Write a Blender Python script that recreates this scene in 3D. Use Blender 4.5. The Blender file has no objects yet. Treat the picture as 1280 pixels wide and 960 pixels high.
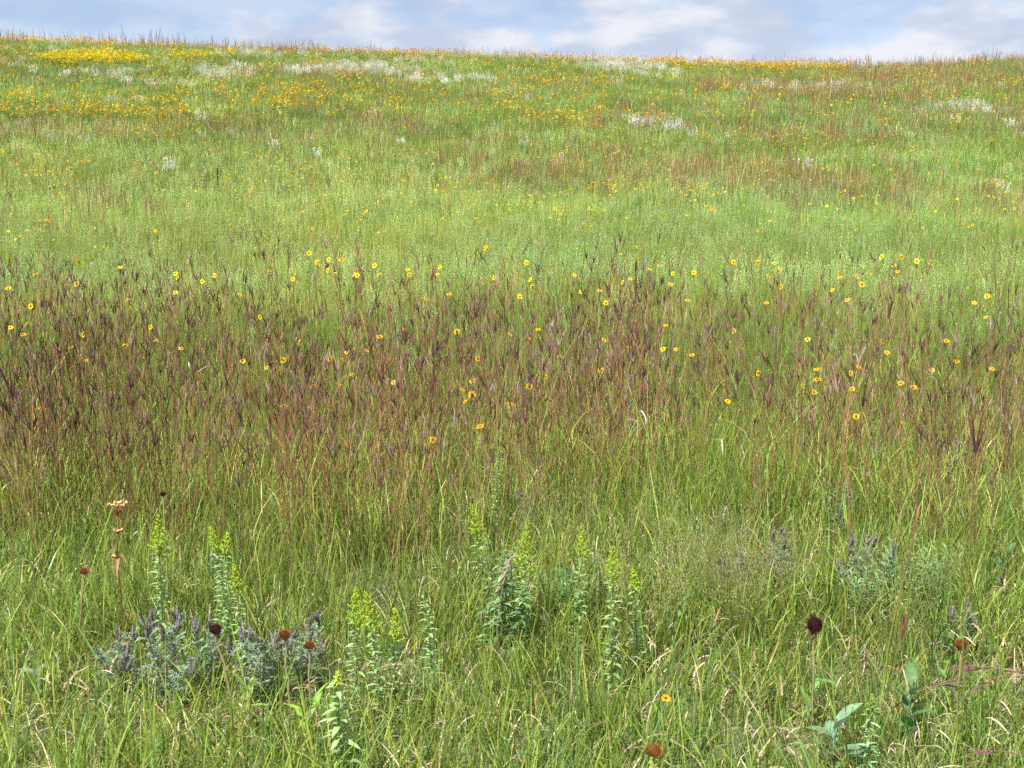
import bpy, math, random
import numpy as np

rng = np.random.default_rng(7)
random.seed(7)
R = math.radians
scene = bpy.context.scene
COL = scene.collection

# ------------------------------------------------------------------ camera model
EYE = 1.60
PITCH = R(8.0)
FOC = 1256.0          # focal length in photo pixels (1280 wide)

# ------------------------------------------------------------------ terrain
_PX = np.array([-60, -10, 0, 6, 10, 15, 20, 30, 45, 60, 75, 85, 95, 110, 140, 200, 300, 500, 900], float)
_PZ = np.array([-.6, -.05, 0, .02, .12, .5, 1.15, 2.85, 6.2, 10.2, 14.1, 16.1, 17.2, 17.4, 14.5, 5, -10, -30, -60], float)
_t = np.arange(-60, 900, 0.5)
_zz = np.interp(_t, _PX, _PZ)
_k = np.hanning(21); _k /= _k.sum()
_zs = np.convolve(np.pad(_zz, 10, mode='edge'), _k, mode='valid')
def gz(x, y):
    x = np.asarray(x, float); y = np.asarray(y, float)
    z = np.interp(y, _t, _zs)
    xa = np.clip(x, -80, 80)
    g = 1.012 - 0.0017 * xa
    g = g + 0.018 * np.exp(-((xa + 52) / 22) ** 2) + 0.085 * (1 / (1 + np.exp(-(xa - 38) / 3.5))) - 0.01 * np.exp(-((xa - 18) / 14) ** 2)
    z = z * np.where(z > 0, g, 1.0)
    z = z + 0.05 * np.sin(x * 0.53 + 1.3) * np.sin(y * 0.41 + .5) + 0.02 * np.sin(x * 1.7 + y * 1.1)
    return z
CAMZ = float(gz(0, 0)) + EYE
_F = np.array([0, math.cos(PITCH), -math.sin(PITCH)])
_U = np.array([0, math.sin(PITCH), math.cos(PITCH)])
_X = np.array([1., 0, 0])
_ts = np.concatenate([np.arange(1.5, 20, .01), np.arange(20, 140, .05)])
def at(px, py, h=0.0):
    """where the sight line through a photo pixel is h metres above the ground"""
    d = _F + _X * (px - 640) / FOC + _U * (480 - py) / FOC
    P = np.array([0, 0, CAMZ]) + _ts[:, None] * d
    e = P[:, 2] - gz(P[:, 0], P[:, 1])
    i = np.argmax(e <= h)
    if e[i] > h: i = np.argmin(e)
    return float(P[i, 0]), float(P[i, 1])
def proj(x, y, z):
    vx = np.asarray(x); vy = np.asarray(y); vz = np.asarray(z) - CAMZ
    dep = vy * _F[1] + vz * _F[2]
    return 640 + FOC * vx / dep, 480 - FOC * (vy * _U[1] + vz * _U[2]) / dep

# ------------------------------------------------------------------ smooth value noise
def noise2(x, y, scale, seed):
    r = np.random.default_rng(seed); g = r.random((257, 257))
    u = np.asarray(x) / scale + 91.7; v = np.asarray(y) / scale + 47.3
    iu = np.floor(u).astype(int); iv = np.floor(v).astype(int)
    fu = u - iu; fv = v - iv; fu = fu * fu * (3 - 2 * fu); fv = fv * fv * (3 - 2 * fv)
    a = g[iu % 256, iv % 256]; b = g[(iu + 1) % 256, iv % 256]; c = g[iu % 256, (iv + 1) % 256]; d = g[(iu + 1) % 256, (iv + 1) % 256]
    return (a * (1 - fu) + b * fu) * (1 - fv) + (c * (1 - fu) + d * fu) * fv
def fbm(x, y, scale, seed, octs=3):
    s = 0; w = 0; a = 1.
    for o in range(octs):
        s = s + a * noise2(x, y, scale / 2 ** o, seed + o); w += a; a *= .55
    return s / w

# ------------------------------------------------------------------ materials
def veg_mat(name, use_tint=False, trans=0.35, rough=0.55, spec=0.25, scale=1.0, bump=False):
    m = bpy.data.materials.new(name); m.use_nodes = True
    nt = m.node_tree; nt.nodes.clear(); N = nt.nodes.new; L = nt.links.new
    out = N('ShaderNodeOutputMaterial')
    at_ = N('ShaderNodeAttribute'); at_.attribute_name = 'col'; at_.attribute_type = 'GEOMETRY'
    src = at_.outputs['Color']
    if use_tint:
        ti = N('ShaderNodeAttribute'); ti.attribute_name = 'tint'; ti.attribute_type = 'INSTANCER'
        mx = N('ShaderNodeMix'); mx.data_type = 'RGBA'; mx.blend_type = 'MULTIPLY'; mx.inputs[0].default_value = 1.0
        L(src, mx.inputs[6]); L(ti.outputs['Color'], mx.inputs[7]); src = mx.outputs[2]
    geo = N('ShaderNodeTexCoord')
    ns = N('ShaderNodeTexNoise'); ns.inputs['Scale'].default_value = 60.0; ns.inputs['Detail'].default_value = 2.0
    L(geo.outputs['Object'], ns.inputs['Vector'])
    mr = N('ShaderNodeMapRange'); mr.inputs[1].default_value = .3; mr.inputs[2].default_value = .7
    mr.inputs[3].default_value = .78 * scale; mr.inputs[4].default_value = 1.22 * scale
    L(ns.outputs['Fac'], mr.inputs[0])
    vm = N('ShaderNodeVectorMath'); vm.operation = 'SCALE'
    L(src, vm.inputs[0]); L(mr.outputs[0], vm.inputs['Scale'])
    p = N('ShaderNodeBsdfPrincipled'); p.inputs['Roughness'].default_value = rough
    p.inputs['Specular IOR Level'].default_value = spec
    L(vm.outputs[0], p.inputs['Base Color'])
    if trans > 0:
        tr = N('ShaderNodeBsdfTranslucent'); L(vm.outputs[0], tr.inputs['Color'])
        ms = N('ShaderNodeMixShader'); ms.inputs[0].default_value = trans
        L(p.outputs[0], ms.inputs[1]); L(tr.outputs[0], ms.inputs[2]); L(ms.outputs[0], out.inputs[0])
    else:
        L(p.outputs[0], out.inputs[0])
    return m
M_SCAT = veg_mat('meadow_blades', True, .45, .42, .4)
M_STALK = veg_mat('meadow_stalks', True, .12, .6, .2)
M_PETALS = veg_mat('meadow_petals', True, .3, .6, .15)
M_LEAF = veg_mat('leaf', False, .35, .5, .35)
M_STEM = veg_mat('stem', False, .05, .6, .2)
M_PETAL = veg_mat('petal', False, .35, .6, .15)
M_SEED = veg_mat('seed_head', False, 0, .8, .1)

# ------------------------------------------------------------------ geometry collector
class Geo:
    def __init__(s): s.v = []; s.f = []; s.c = []; s.n = 0
    def add(s, v, f, c):
        v = np.asarray(v, float); s.v.append(v)
        c = np.asarray(c, float)
        if c.ndim == 1: c = np.tile(c, (len(v), 1))
        s.c.append(c)
        s.f.extend([tuple(int(i) + s.n for i in q) for q in f]); s.n += len(v)
    def mesh(s, name, mat, smooth=False):
        me = bpy.data.meshes.new(name)
        V = np.concatenate(s.v); C = np.concatenate(s.c)
        me.from_pydata(V.tolist(), [], s.f)
        a = me.color_attributes.new('col', 'FLOAT_COLOR', 'POINT')
        a.data.foreach_set('color', np.concatenate([np.clip(C, 0, 1), np.ones((len(C), 1))], 1).astype(np.float32).ravel())
        me.materials.append(mat)
        if smooth: me.polygons.foreach_set('use_smooth', np.ones(len(me.polygons), bool))
        me.update(); return me

def lerp(a, b, t): return np.asarray(a) * (1 - t) + np.asarray(b) * t

def ribbon(g, spine, widths, wdir, c0, c1):
    n = len(spine); spine = np.asarray(spine); w = np.asarray(widths)[:, None] * .5
    wd = np.asarray(wdir, float)
    if wd.ndim == 1: wd = np.tile(wd, (n, 1))
    V = np.empty((2 * n, 3)); V[0::2] = spine - wd * w; V[1::2] = spine + wd * w
    tt = np.repeat(np.linspace(0, 1, n), 2)[:, None]
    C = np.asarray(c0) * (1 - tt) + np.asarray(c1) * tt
    g.add(V, [(2 * i, 2 * i + 1, 2 * i + 3, 2 * i + 2) for i in range(n - 1)], C)

def arc(base, L, a0, bend, phi, seg, pw=1.4, wob=0.0):
    t = (np.arange(seg) + .5) / seg
    a = a0 + bend * t ** pw
    ds = L / seg
    h = np.concatenate([[0], np.cumsum(np.sin(a) * ds)]); z = np.concatenate([[0], np.cumsum(np.cos(a) * ds)])
    d = np.array([math.cos(phi), math.sin(phi)])
    P = np.zeros((seg + 1, 3)); P[:, 0] = base[0] + h * d[0]; P[:, 1] = base[1] + h * d[1]; P[:, 2] = base[2] + z
    if wob:
        P[1:, 0] += rng.normal(0, wob, seg); P[1:, 1] += rng.normal(0, wob, seg)
    return P

def blade(g, base, L, w, a0, bend, phi, seg, c0, c1, twist=0.6, pw=1.4):
    P = arc(base, L, a0, bend, phi, seg, pw)
    t = np.linspace(0, 1, seg + 1)
    W = w * np.clip((1 - t ** 2.2), .04, 1) * np.clip(.6 + t * 1.6, 0, 1)
    th = phi + math.pi / 2 + rng.normal(0, twist)
    ribbon(g, P, W, np.array([math.cos(th), math.sin(th), 0]), c0, c1)

def tube(g, P, rad, c0, c1, sides=3, cap=False):
    P = np.asarray(P, float); n = len(P); rad = np.broadcast_to(np.asarray(rad, float), (n,))
    T = np.gradient(P, axis=0); T /= np.linalg.norm(T, axis=1)[:, None] + 1e-9
    ref = np.array([0, 1, 0.]) if abs(T[0, 1]) < .8 else np.array([1., 0, 0])
    A = np.cross(T, ref); A /= np.linalg.norm(A, axis=1)[:, None] + 1e-9
    B = np.cross(T, A)
    V = []; C = []
    for i in range(n):
        for k in range(sides):
            th = 2 * math.pi * k / sides
            V.append(P[i] + rad[i] * (math.cos(th) * A[i] + math.sin(th) * B[i])); C.append(lerp(c0, c1, i / max(1, n - 1)))
    F = [(i * sides + k, i * sides + (k + 1) % sides, (i + 1) * sides + (k + 1) % sides, (i + 1) * sides + k) for i in range(n - 1) for k in range(sides)]
    if cap: F.append(tuple((n - 1) * sides + k for k in range(sides)))
    g.add(V, F, C)

def leafshape(g, base, dirv, L, w, c, up=(0, 0, 1), droop=.15, seg=4, peak=.4, fold=.18):
    """a broad leaf with a midrib fold: three verts across"""
    base = np.asarray(base, float); d = np.asarray(dirv, float); d = d / np.linalg.norm(d)
    s = np.cross(d, up)
    if np.linalg.norm(s) < 1e-3: s = np.array([1., 0, 0])
    s /= np.linalg.norm(s); nrm = np.cross(s, d)
    V = []; 
    for i in range(seg + 1):
        t = i / seg
        p = base + d * L * t - np.array([0, 0, 1]) * droop * L * t * t
        ww = w * .5 * (math.sin(math.pi * min(1, t ** (math.log(.5) / math.log(peak)))) ** .8 + .03)
        V += [p - s * ww + nrm * ww * fold, p, p + s * ww + nrm * ww * fold]
    F = []
    for i in range(seg):
        a = 3 * i
        F += [(a, a + 1, a + 4, a + 3), (a + 1, a + 2, a + 5, a + 4)]
    C = np.array([lerp(c, np.asarray(c) * 1.12, (k // 3) / seg) for k in range(len(V))])
    C[1::3] *= 1.15
    g.add(V, F, C)

def ball(g, c, r, col, nu=6, nv=4, squash=1.0):
    V = []; F = []
    for j in range(nv + 1):
        ph = math.pi * j / nv
        for i in range(nu):
            th = 2 * math.pi * i / nu
            V.append((c[0] + r * math.sin(ph) * math.cos(th), c[1] + r * math.sin(ph) * math.sin(th), c[2] + r * squash * math.cos(ph)))
    for j in range(nv):
        for i in range(nu):
            F.append((j * nu + i, j * nu + (i + 1) % nu, (j + 1) * nu + (i + 1) % nu, (j + 1) * nu + i))
    g.add(V, F, col)

# ------------------------------------------------------------------ pigments (linear albedo)
G1 = np.array([.20, .30, .045]); G2 = np.array([.27, .35, .055]); G3 = np.array([.12, .23, .055])
G4 = np.array([.15, .27, .04]); TAN = np.array([.66, .54, .38]); STRAW = np.array([.42, .36, .16]); BROWN = np.array([.16, .09, .05])
REDST = np.array([.22, .105, .06]); PURP = np.array([.105, .052, .045]); ORST = np.array([.36, .18, .07]); RED2 = np.array([.26, .10, .06])
BLUEG = np.array([.37, .50, .16]); SILV = np.array([.62, .68, .44]); YEL = np.array([.85, .60, .02]); ORG = np.array([.85, .42, .01])
def jit(c, s=.18):
    c = np.asarray(c, float); return np.clip(c * (1 + rng.normal(0, s)) * (1 + rng.normal(0, s * .35, 3)), .004, .95)
def pick(cols, ps):
    return cols[rng.choice(len(cols), p=np.array(ps) / sum(ps))]

# ------------------------------------------------------------------ clump prototypes
def disc_pt(r):
    a = rng.random() * 2 * math.pi; q = r * math.sqrt(rng.random()); return np.array([q * math.cos(a), q * math.sin(a), 0.])

def p_turf(n=80, rad=.22, h=(.10, .30), w=(.003, .0075), dry=.10, seg=4):
    g = Geo()
    for i in range(n):
        b = disc_pt(rad); L = rng.uniform(*h) * (1 if rng.random() < .93 else 1.3)
        phi = rng.random() * 6.283
        if rng.random() < dry:
            c = jit(pick([TAN, STRAW, BROWN], [5, 3, 1.4]), .2)
            blade(g, b, L * .85, rng.uniform(*w) * .95, rng.uniform(.1, .6), rng.uniform(1.5, 4.0), phi, 6, c, c, pw=1.8)
        else:
            c = jit(pick([G1, G2, G3, G4], [4, 3, 2, 3]), .2)
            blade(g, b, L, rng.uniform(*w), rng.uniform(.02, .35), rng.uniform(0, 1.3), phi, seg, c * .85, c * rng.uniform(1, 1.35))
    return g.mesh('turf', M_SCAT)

def p_litter(n=26, rad=.2):
    g = Geo()
    for i in range(n):
        b = disc_pt(rad) + np.array([0, 0, rng.uniform(.02, .12)]); c = jit(pick([TAN, STRAW, BROWN], [5, 3, 2]), .22)
        blade(g, b, rng.uniform(.04, .12), rng.uniform(.003, .007), rng.uniform(.5, 1.5), rng.uniform(.3, 3.2), rng.random() * 6.28, 6, c, c * 1.1, pw=1.6)
    return g.mesh('litter', M_SCAT)

def p_tall(n=46, rad=.24, h=(.35, .75), w=(.003, .007), dry=.04):
    g = Geo()
    for i in range(n):
        b = disc_pt(rad); L = rng.uniform(*h); phi = rng.random() * 6.283
        c = jit(STRAW if rng.random() < dry else pick([G1, G2, G3, G4], [4, 4, 1.5, 3]), .18)
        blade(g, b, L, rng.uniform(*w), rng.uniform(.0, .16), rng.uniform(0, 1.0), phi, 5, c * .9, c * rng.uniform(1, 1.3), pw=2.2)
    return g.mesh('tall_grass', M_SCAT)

def seed_head(g, P, T, k, size, col):
    """turkey-foot seed head: a few slim racemes parting from the stem tip"""
    base = rng.random() * 6.28
    for j in range(k):
        spread = rng.uniform(.04, .42); ph = base + j * 6.28 / k + rng.normal(0, .3)
        L = size * rng.uniform(.7, 1.15); n = 5
        s0 = P - T * rng.uniform(0, .05)
        a = arc(s0, L, spread, rng.uniform(-.1, .25), ph, n)
        a[:, :2] += (T[:2] * np.linspace(0, L, n + 1)[:, None])
        r = np.array([.0009, .0023, .0029, .0026, .0018, .0005]) * rng.uniform(.8, 1.25)
        r[1:-1] *= 1 + rng.normal(0, .15, 4)
        c = jit(col, .2); tube(g, a, r, c, c * rng.uniform(.9, 1.3), 3)

def p_blue(n=8, rad=.2, h=(.68, 1.3), pale=False):
    g = Geo()
    for i in range(n):
        b = disc_pt(rad); L = rng.uniform(*h); phi = rng.normal(0.2, 1.5)
        P = arc(b, L, rng.uniform(0, .13), abs(rng.normal(0, .22)), phi, 6, 1.7, .005)
        cb = jit(pick([G2, G1, STRAW * .7, REDST, RED2], [2.4, 1.8, 1.4, 3.4, 1.2]), .18); ct = jit(pick([REDST, RED2, PURP, ORST, G2], [3.5, 3, 1.5, 1.4, 2]), .2)
        rs = np.linspace(.0024, .0013, 7) * rng.uniform(.8, 1.2)
        tube(g, P, rs, cb, ct, 3)
        T = P[-1] - P[-2]; T /= np.linalg.norm(T)
        if rng.random() < .78:
            seed_head(g, P[-1], T, rng.integers(2, 6), rng.uniform(.07, .135), pick([PURP, REDST * .9, np.array([.24, .16, .13]), PURP * .6], [3, 2.6, 2.4, 1.6]))
        for q in range(rng.integers(1, 4)):     # side leaves
            t = rng.integers(1, 4); c = jit(pick([G1, G2, ORST, STRAW], [4, 4, 1.2, .8]), .2)
            blade(g, P[t], rng.uniform(.15, .42), rng.uniform(.003, .006), rng.uniform(.1, .5), rng.uniform(.2, 1.3), rng.random() * 6.28, 4, c, c * 1.15)
        if rng.random() < .3:                   # side seed head on its own branch
            t = 4; Q = arc(P[t], L * .22, rng.uniform(.15, .4), -.1, rng.random() * 6.28, 3)
            tube(g, Q, .0009, ct, ct, 3); T2 = Q[-1] - Q[-2]; T2 /= np.linalg.norm(T2)
            seed_head(g, Q[-1], T2, rng.integers(2, 4), .06, PURP)
    return g.mesh('seeding_grass', M_STALK)

def p_forb(n=9, rad=.22, h=(.25, .5), col=BLUEG, fleck=.12, lw=.012):
    g = Geo()
    for i in range(n):
        b = disc_pt(rad); L = rng.uniform(*h); P = arc(b, L, rng.uniform(0, .3), rng.uniform(-.1, .3), rng.random() * 6.28, 5, 1.3, .006)
        c = jit(col, .15); tube(g, P, .0016, c * .8, c, 3)
        nl = int(L / .022)
        for q in range(nl):
            t = .15 + .85 * q / nl; k = t * 5; i0 = min(4, int(k)); p = P[i0] * (1 - (k - i0)) + P[i0 + 1] * (k - i0)
            a = q * 2.4; el = rng.uniform(.2, 1.0); d = np.array([math.cos(a) * math.cos(el), math.sin(a) * math.cos(el), math.sin(el)])
            cc = jit(SILV if rng.random() < fleck else c, .15)
            ll = rng.uniform(.02, .05) * (1.2 - t * .5)
            s = np.cross(d, [0, 0, 1.]); s /= np.linalg.norm(s) + 1e-6
            g.add([p, p + d * ll * .5 - s * lw * .5, p + d * ll - np.array([0, 0, ll * .15]), p + d * ll * .5 + s * lw * .5], [(0, 1, 2, 3)], cc)
    return g.mesh('low_forb', M_SCAT)

def p_plume(n=15, rad=.26, h=(.3, .55)):
    g = Geo()
    for i in range(n):
        b = disc_pt(rad); L = rng.uniform(*h); P = arc(b, L, rng.uniform(0, .12), rng.uniform(0, .25), rng.random() * 6.28, 5)
        tube(g, P, .002, G3, SILV * .8, 3)
        for q in range(26):
            t = rng.uniform(.45, 1.0); k = t * 5; i0 = min(4, int(k)); p = P[i0] * (1 - (k - i0)) + P[i0 + 1] * (k - i0)
            o = rng.normal(0, .012, 3); c = jit(np.array([.76, .77, .70]), .12); s = rng.uniform(.006, .013)
            g.add([p + o + np.array([-s, 0, 0]), p + o + np.array([0, s, -s]), p + o + np.array([s, 0, s * .4]), p + o + np.array([0, -s, s])], [(0, 1, 2, 3)], c)
    return g.mesh('white_plume', M_SCAT)

def small_flower(g, p, r, pc, cc, tilt=.5, n=9):
    a0 = rng.random() * 6.28; nrm = np.array([math.cos(a0) * math.sin(tilt), math.sin(a0) * math.sin(tilt), math.cos(tilt)])
    s = np.cross(nrm, [0, 1, 0.]); s /= np.linalg.norm(s); u = np.cross(nrm, s)
    for k in range(n):
        th = 6.283 * k / n + rng.normal(0, .08); d = s * math.cos(th) + u * math.sin(th); e = -s * math.sin(th) + u * math.cos(th)
        g.add([p + d * r * .2, p + d * r * .65 - e * r * .2 + nrm * r * .1, p + d * r, p + d * r * .65 + e * r * .2 + nrm * r * .1], [(0, 1, 2, 3)], jit(pc, .1))
    ball(g, p + nrm * r * .08, r * .28, cc, 5, 3, .6)

def p_flowers(n=5, rad=.25, h=(.55, .85), pc=YEL, big=.026):
    g = Geo()
    for i in range(n):
        b = disc_pt(rad); L = rng.uniform(*h); P = arc(b, L, rng.uniform(0, .1), rng.uniform(0, .25), rng.random() * 6.28, 4)
        tube(g, P, .0016, G3, G1, 3)
        small_flower(g, P[-1], big * rng.uniform(.8, 1.2), jit(pc, .08), np.array([.09, .04, .015]), rng.uniform(.2, 1.1), 8)
        for q in range(3):
            c = jit(G1, .2); blade(g, P[rng.integers(1, 3)], rng.uniform(.06, .14), .008, .5, .5, rng.random() * 6.28, 3, c, c)
    return g.mesh('flower_patch', M_PETALS)

def p_love(n=26, rad=.16):
    g = Geo()
    for i in range(n):
        b = disc_pt(rad * .5); L = rng.uniform(.38, .62); phi = math.atan2(b[1], b[0]) + rng.normal(0, .5)
        P = arc(b, L, rng.uniform(.02, .22), rng.uniform(.1, .8), phi, 6, 1.6)
        c = jit(pick([G2, STRAW, G1], [3, 1, 2]), .15); c2 = np.array([.36, .34, .16])
        tube(g, P, np.linspace(.0013, .0005, 7), c, c2, 3)
        for q in range(13):       # open panicle of hair-fine branchlets and specks
            t = rng.uniform(.48, 1.0); k = t * 6; i0 = min(5, int(k)); p = P[i0] * (1 - (k - i0)) + P[i0 + 1] * (k - i0)
            th = rng.random() * 6.28; ln = rng.uniform(.03, .10) * (1.35 - t); d = np.array([math.cos(th) * .8, math.sin(th) * .8, rng.uniform(.1, .7)]); e = p + d * ln
            g.add([p, p + np.array([.0006, 0, .0006]), e], [(0, 1, 2)], c2)
            for _ in range(3):
                s = rng.uniform(.0012, .0024); o = e + rng.normal(0, .012, 3); cc = jit(pick([np.array([.55, .46, .30]), np.array([.36, .24, .18]), STRAW], [3, 1, 3]), .15)
                g.add([o + np.array([-s, 0, -s]), o + np.array([s, s * .5, -s]), o + np.array([0, 0, s * 1.6])], [(0, 1, 2)], cc)
    for i in range(46):
        b = disc_pt(rad); c = jit(G1, .18); blade(g, b, rng.uniform(.18, .42), .0022, rng.uniform(.02, .35), rng.uniform(.2, 1.2), rng.random() * 6.28, 4, c, c * 1.2)
    return g.mesh('airy_grass', M_SCAT)

# ------------------------------------------------------------------ geometry-node scatter (stuff only)
def scatter(name, protos, x, y, rot, scl, tint, label, cat, zoff=0.0):
    pc = bpy.data.collections.new(name + '_kinds')
    for me in protos:
        o = bpy.data.objects.new(name + '_kind', me); pc.objects.link(o)
    n = len(x); z = gz(x, y) + zoff
    me = bpy.data.meshes.new(name)
    me.vertices.add(n); me.vertices.foreach_set('co', np.stack([x, y, z], 1).astype(np.float32).ravel())
    def attr(nm, ty, key, val):
        a = me.attributes.new(nm, ty, 'POINT'); a.data.foreach_set(key, val)
    attr('rot', 'FLOAT_VECTOR', 'vector', rot.astype(np.float32).ravel())
    attr('scl', 'FLOAT_VECTOR', 'vector', scl.astype(np.float32).ravel())
    attr('tint', 'FLOAT_COLOR', 'color', np.concatenate([tint, np.ones((n, 1))], 1).astype(np.float32).ravel())
    attr('kind_index', 'INT', 'value', rng.integers(0, len(protos), n).astype(np.int32))
    ob = bpy.data.objects.new(name, me); COL.objects.link(ob)
    ng = bpy.data.node_groups.new(name, 'GeometryNodeTree')
    ng.interface.new_socket('Geometry', in_out='INPUT', socket_type='NodeSocketGeometry')
    ng.interface.new_socket('Geometry', in_out='OUTPUT', socket_type='NodeSocketGeometry')
    N = ng.nodes.new; L = ng.links.new
    gi = N('NodeGroupInput'); go = N('NodeGroupOutput')
    ci = N('GeometryNodeCollectionInfo'); ci.inputs['Collection'].default_value = pc
    ci.inputs['Separate Children'].default_value = True; ci.inputs['Reset Children'].default_value = True
    iop = N('GeometryNodeInstanceOnPoints'); iop.inputs['Pick Instance'].default_value = True
    def na(nm, ty):
        a = N('GeometryNodeInputNamedAttribute'); a.data_type = ty; a.inputs['Name'].default_value = nm; return a.outputs['Attribute']
    L(gi.outputs[0], iop.inputs['Points']); L(ci.outputs[0], iop.inputs['Instance'])
    L(na('kind_index', 'INT'), iop.inputs['Instance Index'])
    er = N('FunctionNodeEulerToRotation'); L(na('rot', 'FLOAT_VECTOR'), er.inputs[0]); L(er.outputs[0], iop.inputs['Rotation'])
    L(na('scl', 'FLOAT_VECTOR'), iop.inputs['Scale']); L(iop.outputs[0], go.inputs[0])
    md = ob.modifiers.new('scatter', 'NODES'); md.node_group = ng
    ob['kind'] = 'stuff'; ob['label'] = label; ob['category'] = cat
    return ob

def wedge(bands, slope=.60, side=2.5):
    X = []; Y = []
    for d0, d1, dens in bands:
        w1 = slope * d1 + side; n = int(dens * 2 * w1 * (d1 - d0))
        x = rng.uniform(-w1, w1, n); y = rng.uniform(d0, d1, n); k = np.abs(x) < slope * y + side
        X.append(x[k]); Y.append(y[k])
    return np.concatenate(X), np.concatenate(Y)
def rots(n, tilt=.08, lean=.03):
    return np.stack([rng.normal(0, tilt, n), rng.normal(lean, tilt, n), rng.uniform(0, 6.283, n)], 1)
def scls(s, zj=.12):
    n = len(s); return np.stack([s, s, s * (1 + rng.normal(0, zj, n))], 1)

# patches given by where they show: centre and half-size in photo pixels -> ellipse in world
def patch(px, py, rx, ry, h=.6):
    x0, y0 = at(px, py, h); xl, _ = at(px - rx, py, h); _, ya = at(px, py - ry, h); _, yb = at(px, py + ry, h)
    return (x0, y0, max(.4, abs(x0 - xl)), max(.35, (y0 - yb)), max(.35, (ya - y0)))
def pfield(x, y, patches, soft=.35, nz=.8, seed=5):
    f = np.zeros(len(x)); wob = (fbm(x, y, 3.0, seed) - .5) * nz + (fbm(x, y, .9, seed + 9) - .5) * nz * .7
    for (x0, y0, rx, rn, rf), w in patches:
        ry = np.where(y < y0, rn, rf)
        r = np.sqrt(((x - x0) / rx) ** 2 + ((y - y0) / ry) ** 2) + wob
        f = np.maximum(f, w * np.clip((1 - r) / soft + .5, 0, 1))
    return f

# ------------------------------------------------------------------ ground
def ground():
    ys = np.concatenate([np.linspace(-40, 0, 21)[:-1], np.linspace(0, 30, 151)[:-1], np.linspace(30, 130, 201)[:-1], np.linspace(130, 900, 70)])
    xs = np.concatenate([np.linspace(-500, -60, 23)[:-1], np.linspace(-60, -12, 61)[:-1], np.linspace(-12, 12, 121)[:-1], np.linspace(12, 60, 61)[:-1], np.linspace(60, 500, 23)])
    X, Y = np.meshgrid(xs, ys); Z = gz(X, Y)
    me = bpy.data.meshes.new('ground'); V = np.stack([X, Y, Z], -1).reshape(-1, 3)
    nx = len(xs); ny = len(ys)
    i = np.arange(ny - 1)[:, None] * nx + np.arange(nx - 1)[None]
    F = np.stack([i, i + 1, i + 1 + nx, i + nx], -1).reshape(-1, 4)
    me.from_pydata(V.tolist(), [], F.tolist()); me.polygons.foreach_set('use_smooth', np.ones(len(F), bool))
    m = bpy.data.materials.new('meadow_soil'); m.use_nodes = True; nt = m.node_tree; p = nt.nodes['Principled BSDF']
    N = nt.nodes.new; L = nt.links.new; tc = N('ShaderNodeTexCoord')
    n1 = N('ShaderNodeTexNoise'); n1.inputs['Scale'].default_value = 9; n1.inputs['Detail'].default_value = 8; L(tc.outputs['Object'], n1.inputs['Vector'])
    cr = N('ShaderNodeValToRGB'); e = cr.color_ramp.elements
    e[0].position = .3; e[0].color = (.05, .065, .02, 1); e[1].position = .72; e[1].color = (.12, .105, .055, 1)
    q = e.new(.5); q.color = (.08, .11, .03, 1)
    L(n1.outputs['Fac'], cr.inputs[0]); L(cr.outputs[0], p.inputs['Base Color']); p.inputs['Roughness'].default_value = .95
    bp = N('ShaderNodeBump'); bp.inputs['Strength'].default_value = .6; bp.inputs['Distance'].default_value = .03
    n2 = N('ShaderNodeTexNoise'); n2.inputs['Scale'].default_value = 30; n2.inputs['Detail'].default_value = 6; L(tc.outputs['Object'], n2.inputs['Vector'])
    L(n2.outputs['Fac'], bp.inputs['Height']); L(bp.outputs[0], p.inputs['Normal'])
    me.materials.append(m); o = bpy.data.objects.new('ground', me); COL.objects.link(o)
    o['kind'] = 'structure'; o['label'] = 'meadow ground rising to a ridge under the sky'; o['category'] = 'ground'
ground()

# ------------------------------------------------------------------ stuff: grasses and massed flowers
def base_tint(x, y, amp=.22, seed=31):
    a = fbm(x, y, 4.5, seed); b = fbm(x, y, 1.1, seed + 7); d = y
    v = 1 + amp * (a - .5) * 2 + amp * .7 * (b - .5) * 2
    t = np.stack([v, v, v], 1)
    h = (fbm(x, y, 6.0, seed + 20) - .5) * 2
    t[:, 0] *= 1 + .18 * h; t[:, 2] *= 1 - .12 * h
    return t

RED = [(patch(60, 157, 190, 8), .6), (patch(250, 150, 120, 7), .5), (patch(400, 88, 110, 6), .6), (patch(300, 165, 260, 9), .35),
       (patch(860, 212, 230, 20), 1.0), (patch(700, 200, 120, 18), .85), (patch(1010, 225, 120, 18), .8), (patch(960, 104, 90, 8), .95),
       (patch(1180, 96, 150, 13), 1.0), (patch(1060, 112, 120, 9), .8), (patch(1100, 140, 220, 14), .35), (patch(1240, 235, 70, 18), .7), (patch(80, 262, 130, 26), .6),
       (patch(190, 255, 60, 26), .5), (patch(760, 150, 60, 5), .4), (patch(470, 150, 90, 8), .5), (patch(560, 170, 120, 10), .35), (patch(1000, 160, 200, 12), .4), (patch(700, 100, 60, 6), .35),
       (patch(420, 60, 300, 3), .5), (patch(1150, 78, 200, 4), .6), (patch(620, 200, 60, 12), .5)]
PALE = [(patch(640, 290, 760, 50, .4), 1.0), (patch(1000, 330, 400, 26, .4), 1.0), (patch(300, 262, 240, 14, .4), .7), (patch(250, 200, 300, 16), .35), (patch(560, 185, 300, 18), .55), (patch(150, 320, 240, 22, .4), .9)]
BRIGHT = [(patch(690, 253, 90, 12, .4), 1.), (patch(350, 262, 250, 12, .4), .6), (patch(1050, 262, 220, 9, .4), .6), (patch(700, 120, 90, 10), .7), (patch(560, 130, 60, 8), .5),
          (patch(90, 108, 100, 6), .6), (patch(1230, 215, 80, 14), .5), (patch(1150, 190, 130, 14), .45), (patch(150, 235, 260, 10), .5)]
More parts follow.
